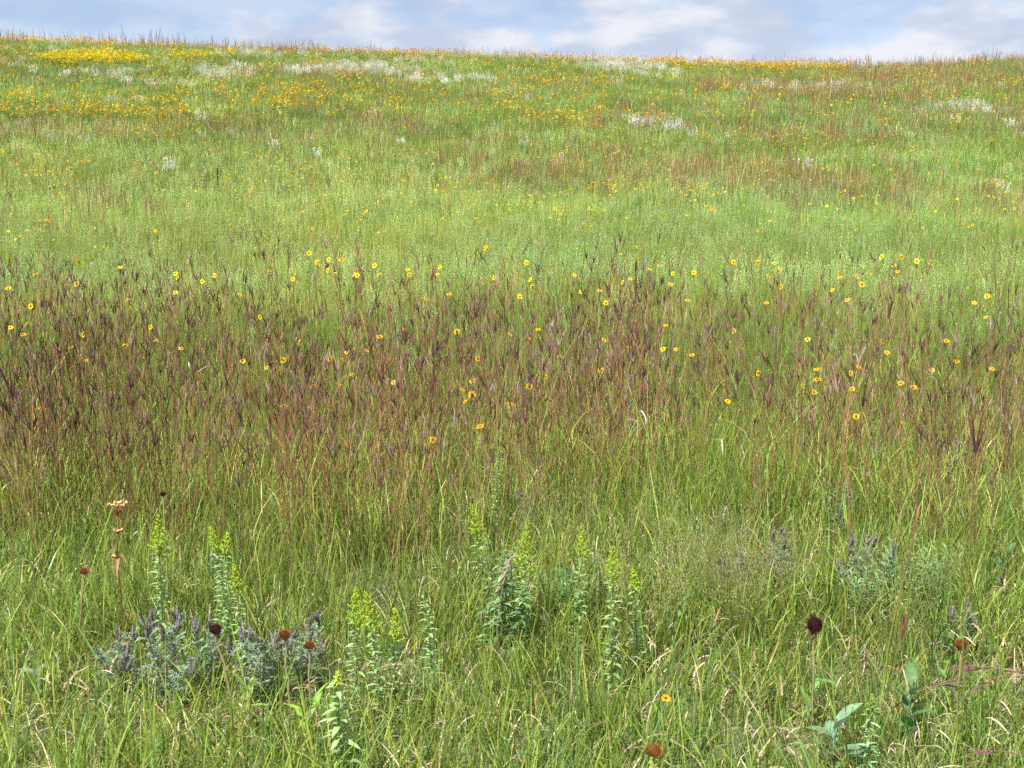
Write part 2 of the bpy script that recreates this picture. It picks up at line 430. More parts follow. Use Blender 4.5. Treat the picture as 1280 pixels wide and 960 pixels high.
WHITE = [(patch(125, 84, 66, 3.5), .9), (patch(280, 82, 50, 6), .8), (patch(200, 96, 60, 3), .35), (patch(435, 80, 80, 6), .95), (patch(560, 92, 70, 5), .8), (patch(330, 62, 60, 2), .5), (patch(500, 70, 60, 2), .4),
         (patch(775, 79, 62, 4.5), .9), (patch(812, 146, 42, 6), 1.), (patch(1000, 103, 50, 3), .8), (patch(1215, 128, 42, 6), .85), (patch(1140, 132, 26, 3), .5), (patch(640, 62, 30, 2), .4),
         (patch(900, 130, 30, 3), .16), (patch(1000, 133, 20, 3), .16), (patch(32, 187, 14, 5), .16), (patch(400, 133, 12, 3), .16), (patch(90, 163, 36, 6), .16), (patch(20, 75, 26, 6), .16)]
YELP = [(patch(126, 71, 96, 5.4), 1.0), (patch(250, 68, 50, 3), .5)]
ORGP = [(patch(100, 50, 180, 3.5), .8), (patch(320, 55, 120, 2), .3), (patch(60, 120, 90, 5), .55), (patch(130, 139, 130, 8), .95), (patch(40, 135, 60, 7), .6), (patch(185, 167, 50, 10), .55), (patch(360, 115, 100, 5), .35), (patch(340, 131, 70, 5), .4),
        (patch(260, 153, 60, 3), .45), (patch(450, 125, 60, 4), .2), (patch(10, 208, 24, 10), .5), (patch(60, 218, 60, 14), .25), (patch(275, 222, 110, 14), .3), (patch(440, 263, 50, 5), .4), (patch(620, 116, 50, 5), .25), (patch(720, 103, 70, 4), .4),
        (patch(770, 157, 90, 5), .5), (patch(980, 175, 110, 7), .5), (patch(690, 150, 40, 4), .3), (patch(960, 207, 60, 6), .5), (patch(1155, 214, 60, 5), .45), (patch(920, 80, 110, 4), .7), (patch(1000, 89, 80, 2.5), .3), (patch(770, 238, 40, 4), .5),
        (patch(1265, 245, 20, 5), .5), (patch(420, 190, 160, 16), .12), (patch(760, 200, 300, 20), .10), (patch(1100, 240, 240, 20), .06), (patch(640, 68, 260, 3), .22), (patch(280, 112, 200, 16), .10), (patch(400, 235, 260, 16), .08), (patch(680, 120, 400, 20), .05)]

# 1 short turf at the viewer's feet and as understorey
turf = [p_turf(90, .22, (.09, .25), (.0025, .0065), .12) for _ in range(7)] + [p_turf(80, .2, (.08, .2), (.0025, .006), .3) for _ in range(3)]
x, y = wedge([(.6, 4.2, 46), (4.2, 7, 24), (7, 12, 8)])
t = base_tint(x, y, .24, 11) * np.array([1.26, 1.16, 1.25])
s = rng.uniform(.7, 1.2, len(x)); s *= np.interp(y, [3.4, 4.6], [1.0, 1.35]) * (.8 + .4 * fbm(x, y, .7, 12))
scatter('grass', turf, x, y, rots(len(x), .10), scls(s), t, 'short green foreground turf mixed with dry curled blades', 'grass')
x, y = wedge([(.6, 4.4, 17)]); k = fbm(x, y, .7, 77) > .44; x = x[k]; y = y[k]
scatter('grass', [p_litter() for _ in range(5)], x, y, rots(len(x), .15), scls(rng.uniform(.7, 1.2, len(x))), np.ones((len(x), 3)) * rng.uniform(.7, 1.1, (len(x), 1)),
        'pale dead curled grass leaves lying in the foreground turf', 'dry grass')

# 2 taller green grass
def edge(x, y):      # distance at which the tall stand begins, by bearing
    b = x / np.maximum(y, .5)
    return 5.0 - .25 * b + .9 * np.exp(-((b - .20) / .13) ** 2) + .5 * (fbm(x, y, 1.2, 61) - .5) * 2 - .35 * np.exp(-((b + .45) / .2) ** 2)
tall = [p_tall(34, .24, (.25, .62), (.003, .007), .08) for _ in range(6)]
x, y = wedge([(3.4, 6, 14), (6, 13, 17), (13, 24, 9)]); e = edge(x, y) - .1
k = rng.random(len(x)) < np.clip((y - e + 1.1) / 1.2, .0, 1) * np.where(y < e, .7, np.interp(y, [5, 8, 9], [.62, .75, 1])) * np.clip(1.3 - pfield(x, y, PALE) * .75, .2, 1); x = x[k]; y = y[k]
s = rng.uniform(.8, 1.2, len(x)) * np.clip(.55 + (y - 3.6) * .13, .5, .95)
scatter('grass', tall, x, y, rots(len(x), .05, .04), scls(s), base_tint(x, y, .2, 13), 'tall bright green grass standing between the red seeding stems', 'grass')

# 3 the red-stemmed seeding stand
blue = [p_blue() for _ in range(9)]
x, y = wedge([(4.0, 6.5, 44), (6.5, 10.5, 26), (10.5, 15, 14)]); e = edge(x, y) - .6
b = x / y
den = np.clip((y - e) / .8, 0, 1) * np.clip(1 - (y - 8.0 - 1.6 * fbm(x, y, 2.0, 71)) / 3.4, .0, 1)
den *= np.clip(.2 + 2.0 * (fbm(x, y, 1.3, 72) - .25), .15, 1.3) * (1 + .25 * (b < -.15)) * np.interp(b, [-.05, .3], [1, .6])
k = rng.random(len(x)) < den * np.interp(y, [4.6, 7, 10], [.82, .48, .36]) * np.interp(x / y, [-.5, -.1], [1.2, 1.0]); x = x[k]; y = y[k]
s = rng.uniform(.78, 1.08, len(x)) * np.clip(.80 + (y - 4.6) * .06, .78, 1.13)
t = base_tint(x, y, .2, 15); t[:, 0] *= 1 + .1 * (fbm(x, y, 2.2, 90) - .5)
scatter('grass', blue, x, y, rots(len(x), .08, .04), scls(s, .08), t, 'stand of reddish grass stems with purple brown branching seed heads', 'tall grass')

# 4 pale leafy band behind it
forbs = [p_forb(11, .24, (.25, .5), BLUEG, .28, .013) for _ in range(6)]
forbs2 = [p_forb(8, .22, (.25, .45), np.array([.30, .44, .10]), .12) for _ in range(3)]
x, y = wedge([(10, 18, 20), (18, 30, 11), (30, 46, 8)]); f = pfield(x, y, PALE, 1.1, 1.3, 21)
k = rng.random(len(x)) < np.clip(f * 1.1 + .06, 0, 1) * np.clip((y - 10) / 3, .0, 1) * np.clip((47 - y) / 20 + .5 * (fbm(x, y, 5, 83) - .5), 0, 1); x = x[k]; y = y[k]
t = base_tint(x, y, .2, 17) * 1.12
t *= (.82 + .4 * fbm(x, y, .8, 18))[:, None]
scatter('undergrowth', forbs + forbs2, x, y, rots(len(x), .12), scls(rng.uniform(.6, 1.3, len(x)), .2), t, 'pale flecked leafy growth in a band behind the red stems', 'undergrowth')
x, y = wedge([(27, 60, 4.5), (60, 105, 2.6)]); k = rng.random(len(x)) < np.clip((fbm(x, y, 5, 44) - .3) * 3, .1, 1); x = x[k]; y = y[k]
scatter('undergrowth', [p_forb(10, .35, (.2, .5), c_, .3, .03) for c_ in (BLUEG, np.array([.40, .46, .14]), np.array([.33, .47, .10]))], x, y, rots(len(x), .12), scls(rng.uniform(.8, 1.4, len(x))), base_tint(x, y, .2, 45) * 1.15, 'pale leafy growth scattered through the upper hillside grass', 'undergrowth')

# 5 hillside grass
def HT_(y):  # tint brightens with distance, painting in light the upright blades miss
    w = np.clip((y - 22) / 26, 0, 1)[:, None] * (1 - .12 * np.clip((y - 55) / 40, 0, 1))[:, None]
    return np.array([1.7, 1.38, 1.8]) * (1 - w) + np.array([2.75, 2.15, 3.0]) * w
hill = [p_tall(40, .3, (.3, .65), (.006, .012), .14) for _ in range(5)]
hillf = [p_tall(30, .38, (.35, .7), (.014, .026), .16) for _ in range(4)]
x, y = wedge([(13, 44, 9)]); k = rng.random(len(x)) < np.clip((44 - y) / 18 + .6 * (fbm(x, y, 4, 81) - .5), 0, 1); x = x[k]; y = y[k]
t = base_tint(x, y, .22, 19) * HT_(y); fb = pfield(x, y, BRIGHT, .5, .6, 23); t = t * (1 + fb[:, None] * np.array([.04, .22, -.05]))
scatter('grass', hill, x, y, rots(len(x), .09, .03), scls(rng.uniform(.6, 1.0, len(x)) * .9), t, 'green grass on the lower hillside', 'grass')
x, y = wedge([(22, 60, 6), (60, 112, 4.2)]); k = rng.random(len(x)) < np.clip((y - 22) / 20 + .5 * (fbm(x, y, 4, 82) - .5), 0, 1); x = x[k]; y = y[k]
t = base_tint(x, y, .24, 19); fb = pfield(x, y, BRIGHT, .5, .6, 23); t = t * (1 + fb[:, None] * np.array([.04, .22, -.05]))
scatter('grass', hillf, x, y, rots(len(x), .10, .03), scls(rng.uniform(.7, 1.15, len(x)) * .85), t, 'green grass on the upper hillside up to the ridge', 'grass')

# 6 red grass on the hillside
def p_redfar(n=16, rad=.34, wid=1.0):
    g = Geo()
    for i in range(n):
        b = disc_pt(rad); L = rng.uniform(.6, 1.05); P = arc(b, L, rng.uniform(0, .12), rng.uniform(0, .3), rng.random() * 6.28, 4)
        cb = jit(pick([G2, STRAW * .7], [2, 1]), .2); ct = jit(pick([REDST, PURP, ORST, STRAW], [4, 1.5, .6, 1.2]), .2) * np.array([1.6, 1.7, 1.8])
        th = rng.random() * 3.14
        ribbon(g, P, np.array([.005, .005, .007, .012, .003]) * wid, (math.cos(th), math.sin(th), 0), lerp(cb, ct, .3), ct)
        if rng.random() < .5:
            c = jit(G1, .2); blade(g, P[1], .3, .006 * wid, .3, .8, rng.random() * 6.28, 3, c, c)
    return g.mesh('red_grass', M_SCAT)
x, y = wedge([(13, 30, 8), (30, 60, 7), (60, 112, 4.5)]); f = pfield(x, y, RED, .9, 1.2, 25)
bg = .05 + .22 * np.clip(fbm(x, y, 5.5, 93) - .45, 0, 1) * 3
k = rng.random(len(x)) < np.clip(f * .60 + bg * .32, 0, 1) * np.clip(1 - pfield(x, y, PALE) * .75, 0, 1); x = x[k]; y = y[k]
t = base_tint(x, y, .18, 27)
nr = y < 34
scatter('grass', [p_redfar(14, .3, 1.) for _ in range(5)], x[nr], y[nr], rots(nr.sum(), .08, .03), scls(rng.uniform(.7, 1.05, nr.sum())), t[nr], 'scattered reddish seeding grass on the lower hillside', 'grass')
nr = ~nr
scatter('grass', [p_redfar(16, .36, 1.4) for _ in range(4)], x[nr], y[nr], rots(nr.sum(), .08, .03), scls(rng.uniform(.7, 1.05, nr.sum())), t[nr], 'drifts of red brown grass high on the hillside', 'grass')

x = np.concatenate([rng.uniform(-44, -16, 90), rng.uniform(22, 52, 150), rng.uniform(-16, 22, 30)]); y = rng.uniform(76, 92, len(x)); k = fbm(x, y, 2.5, 97) > .42; x = x[k]; y = y[k]
scatter('grass', [p_redfar(7, .5, 1.6) for _ in range(3)], x, y, rots(len(x), .1, .03), scls(rng.uniform(1.1, 1.6, len(x))), np.ones((len(x), 3)) * .7, 'taller loose stems along the ridge line against the sky', 'grass')
# 7 white flowering drifts
x, y = wedge([(24, 112, 7)]); f = pfield(x, y, WHITE, .6, .9, 29)
k = rng.random(len(x)) < f * .55; x = x[k]; y = y[k]
x2, y2 = wedge([(30, 100, .05)]); x = np.concatenate([x, x2]); y = np.concatenate([y, y2])
scatter('flowers', [p_plume() for _ in range(5)], x, y, rots(len(x), .08), scls(rng.uniform(.8, 1.3, len(x))), np.ones((len(x), 3)) * rng.uniform(.8, 1.1, (len(x), 1)), 'silvery white flowering drifts across the hillside', 'flowers')

# 8 massed yellow and orange flowers
x, y = wedge([(50, 112, 14)]); f = pfield(x, y, YELP, .45, 1.1, 33); k = rng.random(len(x)) < f * .7; x = x[k]; y = y[k]
scatter('flowers', [p_flowers(8, .3, (.6, .8), np.array([.9, .68, .01]), .062) for _ in range(4)], x, y, rots(len(x), .06), scls(rng.uniform(.85, 1.1, len(x))), np.ones((len(x), 3)), 'dense bright yellow flower patch below the ridge at left', 'flowers')
x, y = wedge([(20, 45, 5), (45, 112, 7)]); f = pfield(x, y, ORGP, .8, .8, 35)
cl = fbm(x, y, 1.3, 41); k = rng.random(len(x)) < (f * 1.7 + .12 + .06 * (x < 5)) * np.clip((cl - .3) * 3.2, .1, 1.4); x = x[k]; y = y[k]
nr = y < 45
ORP = [p_flowers(4, .3, (.55, .85), c, .036) for c in (ORG, YEL, ORG, YEL)]
scatter('flowers', ORP, x[nr], y[nr], rots(nr.sum(), .08), scls(rng.uniform(.8, 1.15, nr.sum())), np.ones((nr.sum(), 3)), 'golden flowers sprinkled over the lower hillside', 'flowers')
nr = ~nr
scatter('flowers', [p_flowers(5, .35, (.6, .85), c, .056) for c in (ORG, YEL, ORG * .95, YEL)], x[nr], y[nr], rots(nr.sum(), .08), scls(rng.uniform(.8, 1.15, nr.sum())), np.ones((nr.sum(), 3)), 'bands of golden orange flowers across the upper hillside', 'flowers')

# 9 airy fine grass at lower right
x, y = wedge([(3.3, 5.9, 34)])
u, v = proj(x, y, gz(x, y) + .3)
f = np.exp(-(((u - 875) / 105) ** 2 + ((v - 715) / 75) ** 2) ** 1.3) + .25 * np.exp(-((u - 1060) / 130) ** 2 - ((v - 760) / 50) ** 2) + .2 * np.exp(-((u - 590) / 80) ** 2 - ((v - 850) / 40) ** 2)
k = rng.random(len(x)) < f * .34; x = x[k]; y = y[k]
scatter('grass', [p_love() for _ in range(5)], x, y, rots(len(x), .08), scls(rng.uniform(.8, 1.2, len(x))), np.ones((len(x), 3)) * rng.uniform(.85, 1.15, (len(x), 1)), 'airy fine grass with a pinkish seed haze, right of centre', 'grass')

# 10 small leafy weeds in the foreground turf
x, y = wedge([(1, 6.2, 3.2)]); k = fbm(x, y, .9, 55) > .42; x = x[k]; y = y[k]
w1 = [p_forb(3, .12, (.10, .28), np.array([.16, .27, .09]), .05, .013) for _ in range(3)] + [p_forb(2, .12, (.15, .35), np.array([.12, .22, .05]), .02, .018) for _ in range(3)]
scatter('undergrowth', w1, x, y, rots(len(x), .1), scls(rng.uniform(.8, 1.2, len(x))), base_tint(x, y, .15, 57), 'small leafy weeds low in the foreground turf', 'undergrowth')

# ================================================================== individual plants
def root(name, x, y, label, cat, group=None, rz=None, tilt=(0, 0), s=1.0):
    o = bpy.data.objects.new(name, None); COL.objects.link(o); o.empty_display_size = .05
    o.location = (x, y, float(gz(x, y))); o.rotation_euler = (tilt[0], tilt[1], rng.uniform(0, 6.28) if rz is None else rz)
    o.scale = (s, s, s); o['label'] = label; o['category'] = cat
    if group: o['group'] = group
    return o
def part(name, me, parent, label=None):
    o = bpy.data.objects.new(name, me); COL.objects.link(o); o.parent = parent
    if label: o['label'] = label
    return o
def copy_thing(src, x, y, label, rz, s, tilt=(0, 0), group=None):
    r = src.copy(); COL.objects.link(r); r.location = (x, y, float(gz(x, y))); r.rotation_euler = (tilt[0], tilt[1], rz); r.scale = (s, s, s)
    r['label'] = label
    if group: r['group'] = group
    for ch in list(src.children):
        c = ch.copy(); COL.objects.link(c); c.parent = r
        for g in list(ch.children):
            d = g.copy(); COL.objects.link(d); d.parent = c
    return r

# ---- yellow daisies
def flower_parts(h, petalc, npet, r, face, lean):
    """face: tilt of the bloom from straight up towards -Y (the plant's front)"""
    P = arc((0, 0, 0), h, lean, .12, -math.pi / 2, 7); g = Geo(); tube(g, P, np.linspace(.0026, .0014, 8), jit(G3, .1), jit(G1, .1), 4)
    stem = g.mesh('stem', M_STEM)
    g = Geo()
    for q in range(6):
        t = rng.integers(1, 5); a = rng.random() * 6.28
        leafshape(g, P[t], (math.cos(a), math.sin(a), .8), rng.uniform(.05, .1), .014, jit(G4, .15), seg=3)
    leaves = g.mesh('leaves', M_LEAF)
    nrm = np.array([0, -math.sin(face), math.cos(face)]); s = np.array([1., 0, 0]); u = np.cross(nrm, s); c = P[-1]
    g = Geo()
    for k in range(npet):
        th = 6.283 * k / npet + rng.normal(0, .07); d = s * math.cos(th) + u * math.sin(th); e = -s * math.sin(th) + u * math.cos(th)
        rr = r * rng.uniform(.88, 1.08); w = rr * .25; cc = jit(petalc, .07); dz = rng.uniform(-.12, .12)
        V = []; 
        for t, ww in ((.2, .5), (.5, 1.), (.8, .85), (1., .2)):
            p = c + d * rr * t + nrm * rr * (.12 * math.sin(t * 2.6) + dz * t)
            V += [p - e * w * ww, p + e * w * ww]
        g.add(V, [(0, 1, 3, 2), (2, 3, 5, 4), (4, 5, 7, 6)], cc)
    pet = g.mesh('petals', M_PETAL)
    g = Geo(); cc = np.array([.075, .03, .012])
    for j in range(4):
        rr = r * .34 * math.cos(j * .42); 
        V = [c + nrm * r * (.04 + .24 * math.sin(j * .42)) + (s * math.cos(k * .7854) + u * math.sin(k * .7854)) * rr for k in range(8)]
        if j == 0: rings = [V]
        else: rings.append(V)
    V = [v for rg in rings for v in rg]; F = [(j * 8 + k, j * 8 + (k + 1) % 8, (j + 1) * 8 + (k + 1) % 8, (j + 1) * 8 + k) for j in range(3) for k in range(8)] + [tuple(24 + k for k in range(8))]
    g.add(V, F, cc); disc = g.mesh('flower_centre', M_SEED, True)
    return stem, leaves, pet, disc, P[-1]
FL = []
HS = (.55, .78, 1.05, 1.35)
for h in HS:
    for v in range(4):
        FL.append((h, flower_parts(h, (YEL, ORG, YEL * .98, lerp(YEL, ORG, .5))[v], (12, 11, 13, 9)[v], (.0245, .0235, .024, .0215)[v], (1.1, .45, 1.35, .8)[v], (.03, .08, .05, .12)[v])))
_srcs = {}
def daisy(px, py, label, group, hi=None, size=1.0, org=None):
    hs = HS
    if hi is None: hi = int(rng.integers(1, 4))
    # keep the plant inside the belt where its foot can stand
    v = int(rng.integers(0, 4)) if org is None else org
    h = hs[hi] * size; x, y = at(px, py, h * .985)
    key = (hi, v); src = _srcs.get(key)
    rz = rng.normal(0, .9)
    if src is None:
        st, lv, pt, dc, tip = FL[hi * 4 + v][1]
        src = root('yellow_daisy', x, y, label, 'flower', group, rz=rz, s=size)
        part('stem', st, src); part('leaves', lv, src); p = part('petals', pt, src); part('flower_centre', dc, p)
        _srcs[key] = src; return src
    return copy_thing(src, x, y, label, rz, size, group=group)

Z4 = [(12,25),(33,28),(72,45),(64,63),(153,16),(182,28),(207,58),(359,12),(566,24),(597,57),(362,80),(380,82),(267,140),(206,180),(453,152),(48,230),(60,240),(138,295),(88,332),(72,362),(96,392),(181,352),(392,270),(308,216),(632,182),(667,197),(717,209),(801,187),(788,252),(750,267),(645,240),(524,270),(540,296),(838,308),(940,332),(937,176),(1045,200),(1081,147),(1091,110),(1140,180),(1180,133),(1210,132),(1208,168),(1252,172),(556,367),(589,367),(611,415),(652,440),(550,470),(606,505),(416,428),(336,483),(336,395),(303,440),(510,424),(965,520),(993,505),(1016,484),(1041,400),(1100,424),(1165,480),(1186,510),(1262,450),(1165,572),(1022,645),(131,655),(852,480)]
Z5 = [(222,28),(40,133),(72,132),(70,168),(141,187),(157,184),(210,153),(339,160),(314,184),(262,180),(236,234),(304,266),(482,250),(455,158),(470,177),(559,101),(592,87),(625,196),(743,142),(708,100),(696,262),(775,202),(801,220),(884,180),(947,238),(968,238),(1011,284),(1063,106),(1084,128),(1113,86),(1126,159),(1112,192),(1108,212),(1145,241),(1199,212),(1161,151),(1230,360),(991,345),(769,374),(687,405),(618,390),(486,384),(222,399),(270,369),(121,450),(170,448),(543,480),(484,496),(949,408),(815,466),(1074,437),(992,520),(836,546),(731,578),(561,550),(471,589),(545,607),(577,627),(651,646),(665,648),(610,718),(407,765),(314,657),(27,480),(27,572),(159,529),(294,558),(1263,440),(1173,680)]
Z6 = [(227,140),(289,142),(393,142),(400,163),(63,181),(103,177),(316,187),(463,228),(543,192),(572,181),(670,160),(651,190),(660,192),(685,176),(658,233),(690,218),(703,268),(789,123),(810,124),(834,102),(806,150),(833,172),(868,146),(885,138),(878,168),(895,152),(1038,186),(1129,200),(1122,248),(1143,260),(1101,276),(1248,244),(971,292),(1214,331),(71,272),(371,281),(232,381),(40,440),(116,464),(532,405),(744,418),(990,414),(779,450),(1028,482),(1157,513),(636,501),(682,532),(781,525),(561,552),(675,580),(433,573),(501,595),(790,573),(852,560),(872,578),(693,684),(565,515),(315,530),(194,620),(951,512)]
pts = [(a / 2.844, 280 + b / 2.844) for a, b in Z4] + [(400 + a / 2.844, 280 + b / 2.844) for a, b in Z5] + [(830 + a / 2.844, 280 + b / 2.844) for a, b in Z6]
UNI = {  # the ones that stand out
 (543, 549): 'golden daisy with dark eye facing sideways, lowest bloom among the red stems near the middle',
 (614, 532): 'golden daisy seen from the side, just up and right of the lowest middle bloom',
 (1074, 520): 'golden daisy lowest among the stems on the right, with green gap around it',
 (982, 481): 'large golden daisy with ragged petals standing left of three smaller blooms at right',
 (734, 424): 'large golden daisy with brown eye high in the red stems right of centre',
 (46, 510): 'golden daisy half hidden low in the dark red stems at the far left',
 (289, 227): None}
def lab(px, py):
    for k, l in UNI.items():
        if l and abs(px - k[0]) < 7 and abs(py - k[1]) < 7: return l, None
    side = 'left' if px < 320 else 'left centre' if px < 640 else 'right centre' if px < 960 else 'right'
    q = {'left': 'left quarter', 'left centre': 'left of centre', 'right centre': 'right of centre', 'right': 'right quarter'}[side]
    if py < 318: a = 'small yellow daisy above the seed heads'; g = 'daisies above the seed heads'
    elif py < 365: a = 'yellow daisy level with the topmost seed heads'; g = 'daisies at the tip line'
    elif py < 430: a = 'golden daisy among the brown seed heads'; g = 'daisies among the seed heads'
    else: a = 'orange gold daisy down among the red stems'; g = 'daisies down among the red stems'
    return a + ', ' + q, g + ' ' + q
for (px, py) in pts:
    l, g = lab(px, py)
    dt = float(np.interp(py, [280, 320, 345, 400, 480, 560], [11.5, 10.8, 10.0, 8.2, 6.6, 5.4])) * rng.uniform(.93, 1.07)
    if py > 318: hh_ = EYE - (py - 303) / FOC * dt
    else: hh_ = rng.uniform(.8, 1.1)
    hh_ = float(np.clip(hh_, .45, 1.42)); hi = int(np.argmin([abs(hh_ - q) for q in HS])); big = hh_ / HS[hi]
    daisy(px, py, l, g, hi, big, org=None if py < 400 else int(rng.choice([1, 3, 2])))
# sprinkled further up the slope
far = [(3,287),(22,300),(66,276),(57,280),(125,284),(200,290),(130,311),(208,305),(222,214),(230,219),(216,216),(245,240),(270,246),(272,240),(283,262),(298,280),(383,267),(441,262),(453,261),(460,265),(448,266),(475,258),(332,257),(317,259),(322,269),(340,250),(480,290),(558,274),(608,310),(600,314),(383,320),(420,327),(693,263),(704,267),(790,271),(945,290),(1010,268),(865,260),(780,222),(1228,293),(1220,283),(1260,252),(1255,240),(1240,247),(1270,262),(1190,200),(60,196),(30,215),(105,210),(140,205),(167,222),(185,200),(210,197),(300,200),(330,228),(350,215),(372,236),(405,246),(430,230),(505,225),(520,250),(545,240),(570,235),(590,255),(615,225),(640,240),(660,232),(712,240),(742,237),(752,233),(765,236),(772,240),(795,236),(860,243),(905,240),(930,262),(955,247),(985,280),(1035,260),(1060,240),(1090,262),(1120,250),(1150,285),(1170,265),(1195,250),(1115,225),(1135,215),(1160,218),(1040,225),(540,205),(350,180),(470,215)]
for (px, py) in far:
    side = 'left half' if px < 640 else 'right half'
    daisy(px + rng.normal(0, 1), py + rng.normal(0, 1), 'tiny yellow daisy on the lower hillside beyond the seed heads, ' + side, 'tiny daisies on the lower hillside, ' + side, 1 if rng.random() < .6 else 0, 1.3)
# the low orange flower in the turf
fx, fy = at(829, 874, .21)
_o = root('orange_flower', fx, fy, 'single small orange star flower low in the foreground turf right of centre', 'flower', rz=.3)
st, lv, pt, dc, _ = flower_parts(.22, np.array([.85, .40, .01]), 7, .016, .45, .03)
part('stem', st, _o); part('leaves', lv, _o); _p = part('petals', pt, _o); part('flower_centre', dc, _p)

# ---- prickly seed heads on bare stems
def cone_seedhead(px, py, h, r, col, label, lean=(0., 0.), squash=.9, bract=True, stemc=(.34, .27, .15)):
    r = r * .98
    x, y = at(px, py, h)
    o = root('seed_head_stalk', x - lean[0] * h, y, label, 'seed head', 'dry round seed heads', rz=0)
    o.location.z = float(gz(x, y))
    P = np.array([(lean[0] * h * t ** .8, lean[1] * h * t, h * t) for t in np.linspace(0, 1, 8)]); P[1:-1, :2] += rng.normal(0, .003, (6, 2))
    g = Geo(); tube(g, P, np.linspace(.0036, .0028, 8), np.array([.22, .22, .09]), np.array(stemc), 6)
    part('stem', g.mesh('stem', M_STEM, True), o)
    c = P[-1] + np.array([0, 0, r * squash * .8]); g = Geo(); ball(g, c, r * .86, jit(np.array(col) * .7, .05), 14, 9, squash)
    n = 260
    for k in range(n):        # prickles in a sunflower spiral
        zt = 1 - 1.75 * (k + .5) / n; rr = math.sqrt(max(0, 1 - zt * zt)); th = k * 2.39996
        d = np.array([rr * math.cos(th), rr * math.sin(th), zt]); ds = d * np.array([1, 1, squash])
        b0 = c + ds * r * .80; tip = c + ds * r * rng.uniform(1.0, 1.32) + np.array([0, 0, r * .05])
        s = np.cross(d, [0, 0, 1.]) ; s /= np.linalg.norm(s) + 1e-6; u = np.cross(s, d); w = r * .085
        cc = jit(col, .2)
        g.add([b0 + s * w, b0 - s * w * .5 + u * w * .8, b0 - s * w * .5 - u * w * .8, tip], [(0, 1, 3), (1, 2, 3), (2, 0, 3)], np.array([cc * .8, cc * .8, cc * .8, cc * 1.35]))
    sc = part('seed_cone', g.mesh('seed_cone', M_SEED), o)
    g = Geo()
    for k in range(11 if bract else 6):
        a = k * 6.283 / 11 + rng.normal(0, .2)
        leafshape(g, P[-1] + np.array([0, 0, r * .12]), (math.cos(a), math.sin(a), rng.uniform(-.9, -.1)), r * rng.uniform(.7, 1.2), r * .3, jit(pick([TAN, BROWN * .6, np.array([.3, .2, .1])], [2, 2, 2]), .2), seg=3)
    part('bracts', g.mesh('bracts', M_LEAF), o)
    return o
MAR = (.045, .014, .012); RUST = (.15, .048, .014)
cone_seedhead(1018, 790, .36, .0245, (.035, .012, .010), 'large blackish round seed head on a straight tan stem at lower right', (-.02, 0), 1.1)
cone_seedhead(270, 793, .34, .0185, MAR, 'dark maroon seed head on a leaning brown stem beside the grey shrubs', (-.22, 0))
cone_seedhead(356, 798, .32, .0175, RUST, 'rust orange seed head on a thick stem, left one of two side by side', (-.05, 0), .8)
cone_seedhead(387, 811, .30, .0165, RUST, 'rust orange seed head with flattened top, right one of two side by side', (.01, 0), .72, False)
cone_seedhead(1201, 812, .33, .0185, (.16, .05, .014), 'rust seed head with pale torn bracts at the right, by purple grass', (-.01, 0), .95)
cone_seedhead(105, 718, .34, .0155, (.19, .07, .02), 'small orange brown seed head leaning right near the left edge', (.16, 0), .8)
cone_seedhead(817, 945, .24, .0215, (.19, .08, .02), 'orange brown seed head at the very bottom, right of centre', (0, 0), .75, False)
cone_seedhead(204, 620, .55, .012, (.06, .02, .015), 'small dark seed head with a long tan bract above the yellow plume', (0, 0), .8)

# ---- brown flat-topped dead stalk with three clusters
def dead_stalk():
    x, y = at(153, 775, .12); o = root('dead_flower_stalk', x, y, 'dry brown stalk with three tan button clusters at lower left', 'dead plant', rz=0)
    _, zc = 0, 0
    d = math.hypot(y, 0); top = 0
    ppm = FOC / y
    Hh = .12 + (775 - 618) / ppm * 1.0
    pts_ = np.array([(0, 0, 0), (0, 0, Hh * .3), (-.006, 0, Hh * .6), (.0, 0, Hh * .8), (.012, 0, Hh * .96)])
    g = Geo(); tube(g, pts_, np.linspace(.0042, .0022, 5), np.array([.24, .12, .06]), np.array([.30, .12, .05]), 6); part('stem', g.mesh('stem', M_STEM, True), o)
    g = Geo()
    for q in range(7):
        t = rng.uniform(.15, .75); p = np.array([0, 0, Hh * t]); a = rng.random() * 6.28
        leafshape(g, p, (math.cos(a), math.sin(a), -.2), rng.uniform(.04, .08), .012, jit((.28, .15, .07), .2), droop=.6)
    part('leaves', g.mesh('leaves', M_LEAF), o)
    for (cx, cz, rw, n, nm) in ((.016, Hh, .046, 34, 'wide top cluster of dry tan buttons'), (-.002, Hh - 36 / ppm, .020, 16, 'middle cluster of dry tan buttons'), (-.018, Hh - 70 / ppm, .016, 10, 'lowest small cluster of dry buttons')):
        g = Geo(); b = np.array([0, 0, cz - rw * 1.1])
        for k in range(n):
            a = rng.random() * 6.28; r = rw * math.sqrt(rng.random()); c = np.array([cx + r * math.cos(a), r * math.sin(a) * .8, cz + rng.uniform(-.25, .12) * rw])
            tube(g, [b, b * .4 + c * .6, c], [.0012, .0008, .0006], (.28, .12, .05), (.3, .15, .07), 3)
            ball(g, c, rng.uniform(.0042, .0062), jit(pick([np.array([.62, .42, .2]), np.array([.42, .22, .09]), np.array([.28, .11, .04])], [3, 2, 2]), .12), 6, 4, .8)
        part('seed_cluster', g.mesh('seed_cluster', M_SEED, True), o, nm)
dead_stalk()

